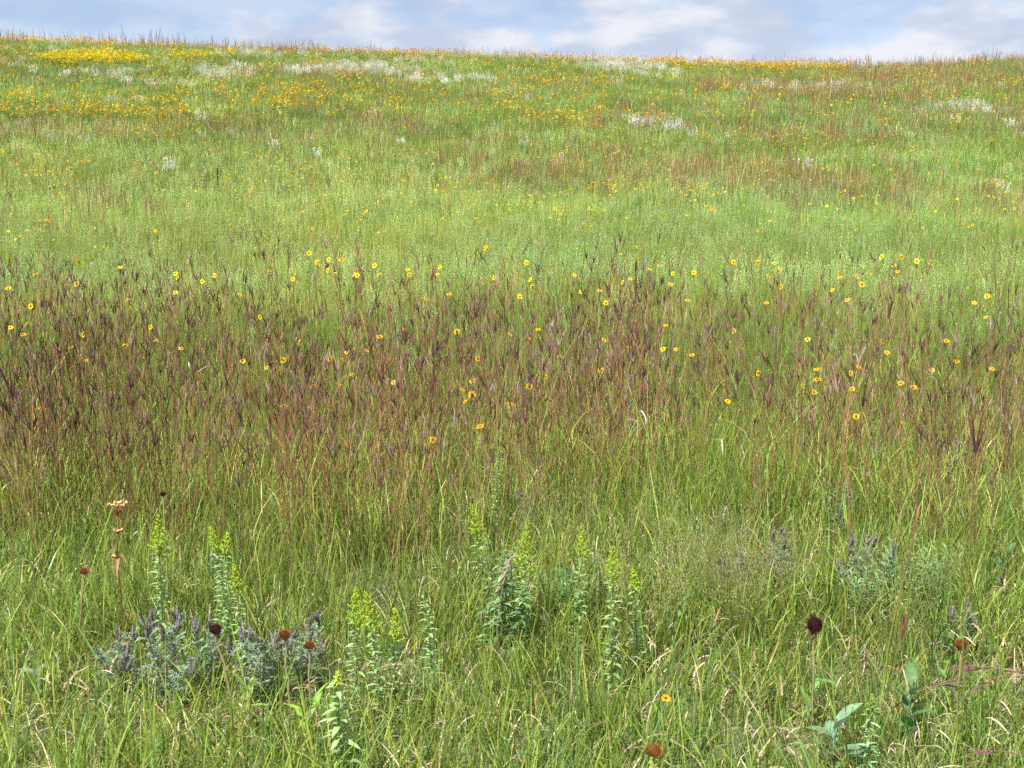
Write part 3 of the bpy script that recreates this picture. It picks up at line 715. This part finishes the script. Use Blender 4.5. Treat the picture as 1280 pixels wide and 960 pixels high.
# ---- plants with leafy stems and yellow green plumes
def goldenrod(px, pytop, pybase, label, plume=.28, leafc=(.23, .37, .13), stems=1, wide=1.0, pc=(.52, .66, .06), topbend=0, leafl=.045, plumed=True):
    x, y = at(px, (pytop + pybase) / 2 + (pybase - pytop) * .5, .20 if pybase < 900 else .08)
    ppm = FOC / y; base_h = .20 if pybase < 900 else .08
    H = base_h + (pybase - pytop) / ppm
    o = root('goldenrod_plant', x, y, label, 'plant', 'yellow tipped leafy plants', rz=0)
    for si in range(stems):
        off = np.array([0, 0, 0]) if si == 0 else np.array([rng.uniform(-.05, .05), rng.uniform(-.04, .04), 0])
        hh = H * (1 if si == 0 else rng.uniform(.7, .92))
        P = arc(off, hh, rng.uniform(0, .12), rng.uniform(-.05, .22) + topbend, rng.random() * 6.28, 8, 1.5, .002)
        g = Geo(); tube(g, P, np.linspace(.0034, .0016, 9), (.16, .22, .08), (.24, .32, .10), 5); part('stem', g.mesh('stem', M_STEM, True), o)
        g = Geo(); n = int(hh / .0052)
        for q in range(n):
            t = .05 + .93 * q / n
            if plumed and t > 1 - plume * .55: break
            k = t * 8; i0 = min(7, int(k)); p = P[i0] * (1 - (k - i0)) + P[i0 + 1] * (k - i0)
            a = q * 2.4 + rng.normal(0, .2); el = rng.uniform(.25, .95)
            ll = leafl * rng.uniform(.75, 1.25) * (1.15 - .6 * t) * wide
            c = jit(lerp(leafc, (.36, .50, .22), t * .6), .14)
            leafshape(g, p, (math.cos(a) * math.cos(el), math.sin(a) * math.cos(el), math.sin(el)), ll, ll * .28, c, seg=3, droop=.4, peak=.4)
        part('leaves', g.mesh('leaves', M_LEAF), o)
        if plumed:
            g = Geo(); pl = plume * min(hh, .62)
            for q in range(int(34 * wide)):
                t = q / (34 * wide); zb = hh - pl + pl * t; a = q * 2.4
                ip = np.interp(zb / hh * 8, np.arange(9), np.arange(9)); i0 = min(7, int(ip)); p = P[i0] * (1 - (ip - i0)) + P[i0 + 1] * (ip - i0)
                ln = pl * .34 * (1 - t) ** 1.0 + .006
                Q = arc(p, ln, rng.uniform(.35, .75), .25, a, 4); tube(g, Q, .0008, (.35, .45, .08), pc, 3)
                for m in range(int(4 + ln / .005)):
                    tt = rng.uniform(.2, 1) * 4; j = min(3, int(tt)); b = Q[j] * (1 - (tt - j)) + Q[j + 1] * (tt - j) + rng.normal(0, .0015, 3)
                    s = rng.uniform(.0018, .0034); cc = jit(pc, .15)
                    g.add([b + np.array([0, 0, s * 2]), b + np.array([s, 0, 0]), b + np.array([-s * .5, s * .87, 0]), b + np.array([-s * .5, -s * .87, 0]), b - np.array([0, 0, s])],
                          [(0, 1, 2), (0, 2, 3), (0, 3, 1), (4, 2, 1), (4, 3, 2), (4, 1, 3)], cc)
            part('flower_plume', g.mesh('flower_plume', M_PETAL), o)
    return o
goldenrod(202, 632, 752, 'tall leafy plant with the broadest yellow green plume, under the dark seed head at left', .34, wide=1.25)
goldenrod(290, 650, 760, 'leafy plant with thin pale plume, taller of the pair behind the grey shrubs', .22)
goldenrod(276, 660, 768, 'slim leafy plant with sparse plume just left of the taller pair mate', .18)
goldenrod(304, 693, 782, 'leafy plant with bright yellow plume in front of the taller pair, left of centre', .28, wide=1.1)
goldenrod(443, 727, 822, 'leafy plant with narrow yellow spire, left one of the two spires left of centre', .38)
goldenrod(478, 730, 835, 'pale leafy plant with forked yellow spire, right one of the two spires left of centre', .34, stems=2)
goldenrod(430, 828, 955, 'tall silvery plant with lime buds rooted at the bottom edge, left of centre', .14, stems=1, wide=1.2, leafl=.06, pc=(.6, .7, .12))
goldenrod(601, 625, 705, 'yellow plume on a pale stem, topmost and left of the dense leafy clump at centre', .42)
goldenrod(650, 645, 745, 'bright yellow leaning spire at the right of the dense central leafy clump', .5)
goldenrod(724, 652, 752, 'slim leafy plant with faint yellow plume right of the central clump', .3)
goldenrod(765, 674, 800, 'pale leafy plant with yellow green tip, left of the airy grass', .26, wide=1.1)
goldenrod(799, 706, 780, 'small plant with faint yellow tip at the left edge of the airy grass', .25)
goldenrod(1083, 862, 955, 'light green spire of small leaves at the bottom right edge', .25, pc=(.34, .5, .12), leafc=(.22, .38, .2))
goldenrod(545, 738, 802, 'small silvery leafy plant without flowers, right of the forked spire', plumed=False)
goldenrod(617, 556, 640, 'pale silvery plant standing deep among the red stems above the central clump', .12, pc=(.4, .5, .2))
goldenrod(815, 948, 975, 'lime green flower tip at the bottom edge beside the orange brown seed head', .5, pc=(.6, .72, .1))
def dense_clump():
    x, y = at(632, 790, .12); ppm = FOC / y
    o = root('leafy_clump', x, y, 'dense dark leafy clump with yellow tips and a drooping dead grass head at centre', 'plant', rz=0)
    for si in range(9):
        hh = .12 + (790 - rng.uniform(660, 725)) / ppm; a0 = rng.random() * 6.28
        P = arc((rng.uniform(-.07, .07), rng.uniform(-.04, .04), 0), hh, rng.uniform(0, .2), .1, a0, 7)
        g = Geo(); tube(g, P, np.linspace(.0035, .0016, 8), (.12, .18, .06), (.2, .3, .1), 5); part('stem', g.mesh('stem', M_STEM, True), o)
        g = Geo()
        for q in range(36):
            t = .1 + .88 * q / 36; k = t * 7; i0 = min(6, int(k)); p = P[i0] * (1 - (k - i0)) + P[i0 + 1] * (k - i0); a = q * 2.4; el = rng.uniform(0, .8)
            ll = rng.uniform(.04, .085) * (1.1 - .55 * t)
            leafshape(g, p, (math.cos(a) * math.cos(el), math.sin(a) * math.cos(el), math.sin(el)), ll, ll * .3, jit(pick([np.array([.11, .21, .07]), np.array([.22, .33, .16])], [2, 1]), .15), seg=3, droop=.4)
            if t > .85 and rng.random() < .7:
                ball(g, p + rng.normal(0, .004, 3), .003, (.5, .62, .08), 5, 3)
        part('leaves', g.mesh('leaves', M_LEAF), o)
    g = Geo(); P = arc((-.03, -.05, .0), .12 + (790 - 672) / ppm, .05, .5, 0.1, 8, 3)
    tube(g, P, .0012, STRAW, TAN, 4)
    for q in range(60):
        k = rng.uniform(5.5, 8); i0 = min(7, int(k)); p = P[i0] * (1 - (k - i0)) + P[i0 + 1] * (k - i0)
        blade(g, p, rng.uniform(.03, .06), .003, rng.uniform(1.2, 2.4), .4, rng.uniform(2.2, 4.2), 3, jit((.55, .45, .33), .12), jit((.6, .5, .36), .12))
    d = root('dead_grass_tuft', x - .01, y - .03, 'drooping pale dead grass head hanging over the central leafy clump', 'dry grass', rz=0); part('stem', g.mesh('stem', M_LEAF), d)
dense_clump()

# ---- grey silvery shrubs with purple grey spikes
def leadplant(px, pytop, pybase, wpx, label, spikes=9, stems=7):
    stems = max(3, int(stems * .75))
    x, y = at(px, pybase, .06); ppm = FOC / y; H = .06 + (pybase - pytop) / ppm; W = wpx / ppm * .85
    o = root('grey_shrub', x, y, label, 'shrub', 'grey leaved shrubs with purple spikes', rz=0)
    gl = Geo(); gs = Geo(); tips = []
    for si in range(stems):
        u = (si + .5) / stems * 2 - 1 + rng.normal(0, .15); hh = H * rng.uniform(.75, .95) * (1 - .32 * abs(u) ** 1.5)
        P = arc((u * W * .12, rng.uniform(-.03, .03), 0), hh, 0, 0, 0, 7); lean = u * W * .42
        P[:, 0] += lean * np.linspace(0, 1, 8) ** 1.4; P[:, 1] += rng.uniform(-.08, .08) * np.linspace(0, 1, 8)
        tube(gs, P, np.linspace(.003, .0014, 8), (.18, .16, .10), (.26, .27, .24), 4); tips.append(P[-1])
        for q in range(17):
            t = .12 + .8 * q / 17; k = t * 7; i0 = min(6, int(k)); p = P[i0] * (1 - (k - i0)) + P[i0 + 1] * (k - i0); a = q * 2.4 + rng.normal(0, .3)
            Q = arc(p, rng.uniform(.035, .065) * (1.3 - .6 * t), rng.uniform(.4, .9), .5, a, 6); c = jit((.215, .285, .205), .16); tube(gs, Q, .0007, c, c, 3)
            side = np.array([-math.sin(a), math.cos(a), 0])
            for j in range(1, 7):
                for sg in (-1, 1):
                    b = Q[j]; d = side * sg + np.array([0, 0, .35]) + rng.normal(0, .15, 3); d /= np.linalg.norm(d); ll = rng.uniform(.009, .015); w = np.cross(d, side * .3 + np.array([0, 0, 1])); w /= np.linalg.norm(w) + 1e-6
                    gl.add([b, b + d * ll * .5 - w * ll * .28, b + d * ll, b + d * ll * .5 + w * ll * .28], [(0, 1, 2, 3)], jit(c * 1.15, .1))
    part('stems', gs.mesh('stems', M_STEM), o); part('leaves', gl.mesh('leaves', M_LEAF), o)
    for k in range(int(spikes * 1.7)):
        t0 = tips[k % len(tips)] - np.array([0, 0, rng.uniform(.0, .05)]); L = rng.uniform(.03, .065); a = rng.random() * 6.28
        Q = arc(t0, L, rng.uniform(.1, .8), -.3, a, 6); g = Geo(); c = jit((.20, .18, .17), .15)
        tube(g, Q, np.array([.002, .0045, .005, .005, .0045, .0035, .001]), c * .8, c, 5)
        for m in range(70):
            tt = rng.uniform(.3, 6); j = min(5, int(tt)); b = Q[j] * (1 - (tt - j)) + Q[j + 1] * (tt - j); d = rng.normal(0, 1, 3); d /= np.linalg.norm(d)
            s = .0022; e = np.cross(d, [0.3, .2, 1.]); e /= np.linalg.norm(e); f = np.cross(d, e); b = b + d * .0042
            g.add([b - e * s, b + f * s, b + e * s, b + d * s * 1.6], [(0, 1, 3), (1, 2, 3)], jit((.25, .23, .22), .25))
        part('flower_spike', g.mesh('flower_spike', M_SEED), o)
leadplant(208, 742, 868, 100, 'largest grey shrub with purple grey spikes, left of the maroon seed head', 14, 10)
leadplant(252, 752, 850, 56, 'narrow grey shrub between the two biggest shrubs, behind the maroon seed head', 6, 5)
leadplant(325, 750, 862, 90, 'wide grey shrub behind the left rust seed head', 12, 9)
leadplant(385, 755, 842, 76, 'grey shrub with spreading spikes behind the right rust seed head', 11, 7)
leadplant(150, 775, 845, 50, 'small low grey shrub at the left end of the shrub row', 4, 4)
leadplant(975, 655, 740, 44, 'small grey shrub inside the airy grass, left of the upright one', 9, 7)
leadplant(1080, 640, 750, 84, 'grey shrub with upright dark spikes at right, beside a bright green bush', 14, 10)
leadplant(915, 668, 735, 36, 'faint grey shrub half hidden behind the airy grass', 4, 3)
leadplant(1205, 745, 800, 40, 'low grey shrub near the right edge, above the torn seed head', 4, 4)
leadplant(655, 600, 660, 30, 'small grey shrub deep in the red stems above the central plumes', 4, 3)

# ---- broad-leaved plants
def broadleaf(px, pybase, H, label, n=10, L=.11, W=.034, c=(.14, .25, .10), name='broad_leaved_plant', up=1.0):
    x, y = at(px, pybase, .03); o = root(name, x, y, label, 'plant', rz=0)
    P = arc((0, 0, 0), H, .05, .1, rng.random() * 6.28, 6); g = Geo(); tube(g, P, np.linspace(.004, .002, 7), np.array(c) * .8, c, 5); part('stem', g.mesh('stem', M_STEM, True), o)
    for q in range(n):
        t = .15 + .83 * q / n; k = t * 6; i0 = min(5, int(k)); p = P[i0] * (1 - (k - i0)) + P[i0 + 1] * (k - i0); a = q * 1.9 + rng.normal(0, .3); el = rng.uniform(.4, 1.1) * up
        g = Geo(); leafshape(g, p, (math.cos(a) * math.cos(el), math.sin(a) * math.cos(el), math.sin(el)), L * rng.uniform(.75, 1.15), W * rng.uniform(.8, 1.1), jit(c, .12), seg=6, droop=.2, peak=.45, fold=.35)
        part('leaf', g.mesh('leaf', M_LEAF, True), o)
broadleaf(1040, 965, .20, 'broad bluish leaves in a loose rosette at the bottom, right of the black seed head', 8, .12, .036, (.17, .28, .15))
broadleaf(1012, 900, .20, 'upright oval leaves around the foot of the black seed head', 7, .10, .026, (.13, .25, .07))
broadleaf(1130, 930, .24, 'broad oval dark green leaves at bottom right under the leaning purple grass', 8, .10, .038, (.10, .21, .07))
broadleaf(1250, 740, .26, 'upright dark leaved plant near the right edge', 9, .10, .028, (.09, .19, .08))
broadleaf(845, 800, .20, 'narrow blue green leaves standing at the foot of the airy grass', 8, .11, .02, (.12, .24, .08))
broadleaf(385, 930, .18, 'bright green lance leaves in the turf below the right rust seed head', 8, .13, .020, (.20, .34, .05))
broadleaf(310, 905, .17, 'pale green lance leaves in the turf below the wide grey shrub', 7, .12, .018, (.24, .36, .07))
broadleaf(48, 880, .16, 'grey green broad leaves low in the turf near the left edge', 6, .08, .026, (.18, .27, .14))
def bush(px, pytop, pybase, wpx, label, c, n=16, ll=.05):
    x, y = at(px, pybase, .08); ppm = FOC / y; H = .08 + (pybase - pytop) / ppm; W = wpx / ppm
    o = root('green_bush', x, y, label, 'plant', rz=0); gs = Geo(); gl = Geo()
    for si in range(n):
        P = arc((rng.uniform(-.3, .3) * W, rng.uniform(-.1, .1), 0), H * rng.uniform(.65, 1), rng.uniform(0, .3), .2, rng.random() * 6.28, 6)
        tube(gs, P, .0016, np.array(c) * .8, c, 3)
        for q in range(20):
            t = .25 + .74 * q / 20; k = t * 6; i0 = min(5, int(k)); p = P[i0] * (1 - (k - i0)) + P[i0 + 1] * (k - i0); a = q * 2.4; el = rng.uniform(.2, 1.)
            leafshape(gl, p, (math.cos(a) * math.cos(el), math.sin(a) * math.cos(el), math.sin(el)), ll * rng.uniform(.7, 1.2), ll * .2, jit(c, .15), seg=2, droop=.3)
    part('stems', gs.mesh('stems', M_STEM), o); part('leaves', gl.mesh('leaves', M_LEAF), o)
bush(1150, 668, 760, 110, 'bright green narrow leaved bush at right, beside the upright grey shrub', (.17, .28, .09), 18)
bush(1080, 690, 760, 50, 'small fresh green bush in front of the upright grey shrub', (.18, .30, .11), 9)
bush(700, 690, 760, 60, 'low blue green leafy plant between the central clump and the airy grass', (.11, .25, .09), 10, .045)
bush(1190, 530, 600, 60, 'soft grey green bush inside the tall stems at right', (.18, .29, .15), 9)
bush(1050, 590, 660, 50, 'pale grey green plant in the stems above the upright grey shrub', (.20, .30, .18), 8, .04)

# ---- single grass stalks that stand out
def stalk(px, pytop, h, label, col=PURP, k=4, size=.10, lean=0., group='dark seed heads standing proud', thick=1.0):
    x, y = at(px, pytop, h); o = root('grass_stalk', x - lean * h, y, label, 'grass stalk', group, rz=0); o.location.z = float(gz(x, y))
    P = np.array([(lean * h * t ** 1.3, 0, h * t * .93) for t in np.linspace(0, 1, 9)]); P[1:-1, :2] += rng.normal(0, .003, (7, 2))
    g = Geo(); tube(g, P, np.linspace(.0028, .0014, 9) * thick, G1 * .8, REDST * .8, 4); part('stem', g.mesh('stem', M_STEM), o)
    g = Geo(); T = P[-1] - P[-2]; T /= np.linalg.norm(T)
    for _ in range(1): seed_head(g, P[-1], T, k, size, np.array(col) * .75)
    part('seed_head', g.mesh('seed_head', M_SEED), o)
    g = Geo()
    for q in range(3):
        c = jit(G2, .15); blade(g, P[2 + q], rng.uniform(.2, .35), .005, .3, .9, rng.random() * 6.28, 5, c, c)
    part('leaves', g.mesh('leaves', M_LEAF), o)
stalk(197, 290, 1.35, 'dark upright grass head rising above the rest at left, over the pale band', k=3)
stalk(709, 290, 1.38, 'single thin black grass head rising highest near the middle', k=2, size=.13)
stalk(1038, 328, 1.35, 'dark narrow grass head standing proud right of centre, by yellow daisies', k=2)
stalk(1004, 328, 1.35, 'dark slanting grass head just left of its narrow neighbour, right of centre', k=3, lean=.06)
stalk(360, 318, 1.38, 'dark forked grass head rising left of centre above the stems', k=4)
stalk(446, 288, 1.3, 'pinkish feathery grass head alone in the pale band left of centre', (.34, .2, .2), 5, .09, .05)
stalk(150, 322, 1.35, 'tall dark grass head beside the left group above the stems', k=4)
stalk(1112, 372, 1.3, 'dark grass head leaning right in the right quarter', k=4, lean=.08)
stalk(1222, 520, 1.1, 'dark near grass head standing out low at the right edge', k=5, size=.13)
stalk(12, 460, 1.15, 'near dark red grass head at the far left edge', k=5, size=.13, lean=-.05)
stalk(1145, 640, .72, 'stout reddish brown grass stalk leaning right between shrub and bush', ORST, 2, .09, .12, None, 1.7)
stalk(1130, 780, .36, 'thin red brown grass stalk leaning over the oval leaves at bottom right', REDST, 3, .09, .14, None)
def arching(p0, p1, p2, h0, h1, h2, label, heads):
    """a grass stem bowed across three sighted points"""
    A = [np.array([*at(px, py, h), 0]) for (px, py), h in zip((p0, p1, p2), (h0, h1, h2))]
    Y = A[0][1]
    W = []
    for (px, py) in (p0, p1, p2):
        d = _F + _X * (px - 640) / FOC + _U * (480 - py) / FOC; tt = Y / d[1]; W.append(np.array([0, 0, CAMZ]) + d * tt)
    B = W[0]; bx, by = B[0], Y; o = root('purple_grass_stalk', bx, by, label, 'grass stalk', rz=0); gz0 = float(gz(bx, by))
    L = [w - np.array([bx, by, gz0]) for w in W]; ts = np.linspace(0, 1, 12)[:, None]
    Q = (1 - ts) ** 2 * L[0] + 2 * ts * (1 - ts) * (2 * L[1] - .5 * L[0] - .5 * L[2]) + ts ** 2 * L[2]
    Q[:, 1] += np.linspace(0, -.05, 12)
    foot = np.array([L[0][0] * 1.0, 0, -0.0]); foot[2] = 0.0
    P = np.concatenate([[foot + np.array([.01 * (1 if L[0][0] < L[2][0] else 1), 0, 0])], Q])
    g = Geo(); tube(g, P, np.linspace(.0022, .0012, 13), REDST, np.array([.22, .09, .1]), 4); part('stem', g.mesh('stem', M_STEM), o)
    T = Q[-1] - Q[-2]; T /= np.linalg.norm(T); g = Geo()
    for k in range(heads):
        d = T + rng.normal(0, .16, 3); d /= np.linalg.norm(d); a = np.array([Q[-1] - T * .02 * k + d * s_ for s_ in np.linspace(0, rng.uniform(.08, .12), 7)]); a += rng.normal(0, .0012, a.shape)
        c = jit((.16, .075, .085), .15); tube(g, a, [.001, .0018, .0021, .0021, .002, .0014, .0006], c, c * 1.3, 5)
    part('seed_head', g.mesh('seed_head', M_SEED), o)
arching((1292, 842), (1250, 833), (1210, 826), .26, .27, .28, 'purple grass head lying sideways from the right edge above the seed head stem', 4)
arching((1290, 840), (1255, 838), (1222, 846), .24, .24, .22, 'reddish purple grass head drooping just under its straighter neighbour at right edge', 3)
arching((1110, 892), (1140, 862), (1172, 848), .1, .18, .22, 'arched red brown grass stalk bending right above the oval leaves', 3)
arching((1290, 948), (1255, 935), (1225, 928), .12, .15, .16, 'dark purple grass head reaching in low at the bottom right corner', 3)
# tall dark dead spire on the slope
def spire():
    x, y = at(273, 246, .15); ppm = FOC / y; H = .15 + 34 / ppm
    o = root('dead_spire', x, y, 'tall thin blackish dead spike standing alone on the hillside at left', 'dead plant', rz=0)
    P = np.array([(0, 0, 0), (.0, 0, H * .35), (-.01, 0, H * .7), (.005, 0, H)]); g = Geo(); tube(g, P, [.012, .010, .008, .004], (.06, .04, .025), (.05, .03, .02), 6); part('stem', g.mesh('stem', M_STEM), o)
    g = Geo()
    for i in range(120):
        t = rng.uniform(.42, 1); r = .030 * (1.25 - t); a = rng.random() * 6.28
        ball(g, (r * math.cos(a) * .8, r * math.sin(a) * .8, H * t), rng.uniform(.010, .018), jit((.05, .03, .02), .2), 5, 3)
    part('seed_spike', g.mesh('seed_spike', M_SEED), o)
spire()
# pale dead stalks caught in the stand
def tuft(px, py, h, label, spread=.09, n=7, c=(.52, .42, .30)):
    x, y = at(px, py, h); o = root('dead_grass_tuft', x, y, label, 'dry grass', rz=0); g = Geo()
    for i in range(n):
        b = (rng.normal(0, .02), rng.normal(0, .02), 0); P = arc(b, h * rng.uniform(.95, 1.15), rng.uniform(0, .08), .1, rng.random() * 6.28, 6)
        tube(g, P, .001, G1 * .8, G2, 3)
        cc = jit(c, .12); blade(g, P[-1], rng.uniform(.5, 1) * spread, .007, rng.uniform(.3, 2.4), rng.uniform(-.5, 2), rng.random() * 6.28, 5, cc, cc)
    part('stem', g.mesh('stem', M_LEAF), o)
tuft(891, 537, .80, 'beige torn dead leaf tuft caught in the stems right of centre')
tuft(797, 522, .85, 'curled pale dead leaf hooked in the stems left of the beige tuft', .12, 4, (.6, .55, .42))
tuft(256, 480, .95, 'bleached broken grass leaves among the dark red stems at left', .10, 6, (.5, .42, .38))
tuft(178, 668, .42, 'white woolly dead tuft on a thin stem beside the broad yellow plume', .04, 5, (.75, .7, .6))

# ------------------------------------------------------------------ sky, sun, camera
SUN_EL = R(58); SUN_AZ = R(215)     # compass bearing of the sun, 0 = +Y, clockwise
w = bpy.data.worlds.new('World'); scene.world = w; w.use_nodes = True; nt = w.node_tree; nt.nodes.clear(); N = nt.nodes.new; L = nt.links.new
sky = N('ShaderNodeTexSky'); sky.sky_type = 'NISHITA'; sky.sun_disc = False; sky.sun_elevation = SUN_EL; sky.sun_rotation = SUN_AZ; sky.altitude = 500; sky.air_density = 1.0; sky.dust_density = .6; sky.ozone_density = 1.5
tc = N('ShaderNodeTexCoord')
def noise(scale, detail, loc, zs):
    mp = N('ShaderNodeMapping'); mp.inputs['Scale'].default_value = (1, 1, zs); mp.inputs['Location'].default_value = loc
    L(tc.outputs['Generated'], mp.inputs['Vector']); n = N('ShaderNodeTexNoise'); n.inputs['Scale'].default_value = scale; n.inputs['Detail'].default_value = detail; n.inputs['Roughness'].default_value = .52
    L(mp.outputs[0], n.inputs['Vector']); return n.outputs['Fac']
def math_(op, a, b):
    m = N('ShaderNodeMath'); m.operation = op
    for i, v in enumerate((a, b)):
        if isinstance(v, (int, float)): m.inputs[i].default_value = v
        else: L(v, m.inputs[i])
    return m.outputs[0]
def gap(px, py, rx, ry, amt):
    """soft opening (or thickening) in the cloud cover around one direction of the sky"""
    d = _F + _X * (px - 640) / FOC + _U * (480 - py) / FOC; d = d / np.linalg.norm(d)
    vs = N('ShaderNodeVectorMath'); vs.operation = 'SUBTRACT'; L(tc.outputs['Generated'], vs.inputs[0]); vs.inputs[1].default_value = tuple(d)
    vd = N('ShaderNodeVectorMath'); vd.operation = 'MULTIPLY'; L(vs.outputs[0], vd.inputs[0]); vd.inputs[1].default_value = (FOC / rx, FOC / rx * .3, FOC / ry)
    ln = N('ShaderNodeVectorMath'); ln.operation = 'LENGTH'; L(vd.outputs[0], ln.inputs[0])
    mr = N('ShaderNodeMapRange'); mr.interpolation_type = 'SMOOTHSTEP'; mr.inputs[1].default_value = 0; mr.inputs[2].default_value = 1.6; mr.inputs[3].default_value = amt; mr.inputs[4].default_value = 0
    L(ln.outputs['Value'], mr.inputs[0]); return mr.outputs[0]
f = math_('ADD', math_('MULTIPLY', noise(6.5, 10, (3.1, .4, 0), 2.3), .68), math_('MULTIPLY', noise(20, 8, (1.1, 5.4, 2), 1.6), .32))
for gp in ((60, 4, 190, 30, -.30), (340, 2, 90, 18, -.10), (640, 22, 60, 30, -.17), (860, 68, 110, 16, -.05), (1080, 48, 60, 18, -.12), (1010, 6, 160, 14, -.05), (1225, 62, 110, 34, .22), (560, 52, 90, 26, .10), (140, 12, 30, 22, .06), (830, 40, 160, 22, .07), (300, 25, 40, 20, .05)):
    f = math_('ADD', f, gap(*gp))
cr = N('ShaderNodeMapRange'); cr.interpolation_type = 'SMOOTHSTEP'; cr.inputs[1].default_value = .415; cr.inputs[2].default_value = .535; cr.inputs[3].default_value = .42; cr.inputs[4].default_value = .92
L(f, cr.inputs[0])
shade = noise(9, 5, (7, 2, 1), 3.0)
cc = N('ShaderNodeMix'); cc.data_type = 'RGBA'; sh = N('ShaderNodeMapRange'); sh.interpolation_type = 'SMOOTHSTEP'; sh.inputs[1].default_value = .38; sh.inputs[2].default_value = .62; L(shade, sh.inputs[0]); L(sh.outputs[0], cc.inputs[0]); cc.inputs[6].default_value = (3.5, 3.9, 4.8, 1); cc.inputs[7].default_value = (5.4, 5.4, 5.7, 1)
mx = N('ShaderNodeMix'); mx.data_type = 'RGBA'; L(cr.outputs[0], mx.inputs[0]); L(sky.outputs[0], mx.inputs[6]); L(cc.outputs[2], mx.inputs[7])
bg = N('ShaderNodeBackground'); bg.inputs['Strength'].default_value = .085; L(mx.outputs[2], bg.inputs[0]); wo = N('ShaderNodeOutputWorld'); L(bg.outputs[0], wo.inputs[0])

sl = bpy.data.lights.new('sun', 'SUN'); sl.energy = 5.0; sl.angle = R(.5); sl.color = (1, .96, .9); so = bpy.data.objects.new('sun', sl); COL.objects.link(so)
so.rotation_euler = (math.pi / 2 - SUN_EL, 0, math.pi - SUN_AZ); so.location = (0, 0, 60)

cam = bpy.data.cameras.new('camera'); cam.sensor_width = 36; cam.lens = 36 * FOC / 1280; cam.clip_start = .05; cam.clip_end = 3000
co = bpy.data.objects.new('camera', cam); COL.objects.link(co); co.location = (0, 0, CAMZ); co.rotation_euler = (math.pi / 2 - PITCH, 0, 0); scene.camera = co
scene.view_settings.view_transform = 'Standard'; scene.view_settings.look = 'None'; scene.view_settings.gamma = 1; scene.view_settings.use_curve_mapping = False
scene.view_settings.exposure = .98
c = scene.cycles; c.max_bounces = 4; c.diffuse_bounces = 2; c.glossy_bounces = 1; c.transmission_bounces = 2; c.use_adaptive_sampling = True; c.adaptive_threshold = .03; c.transparent_max_bounces = 4; c.use_denoising = False
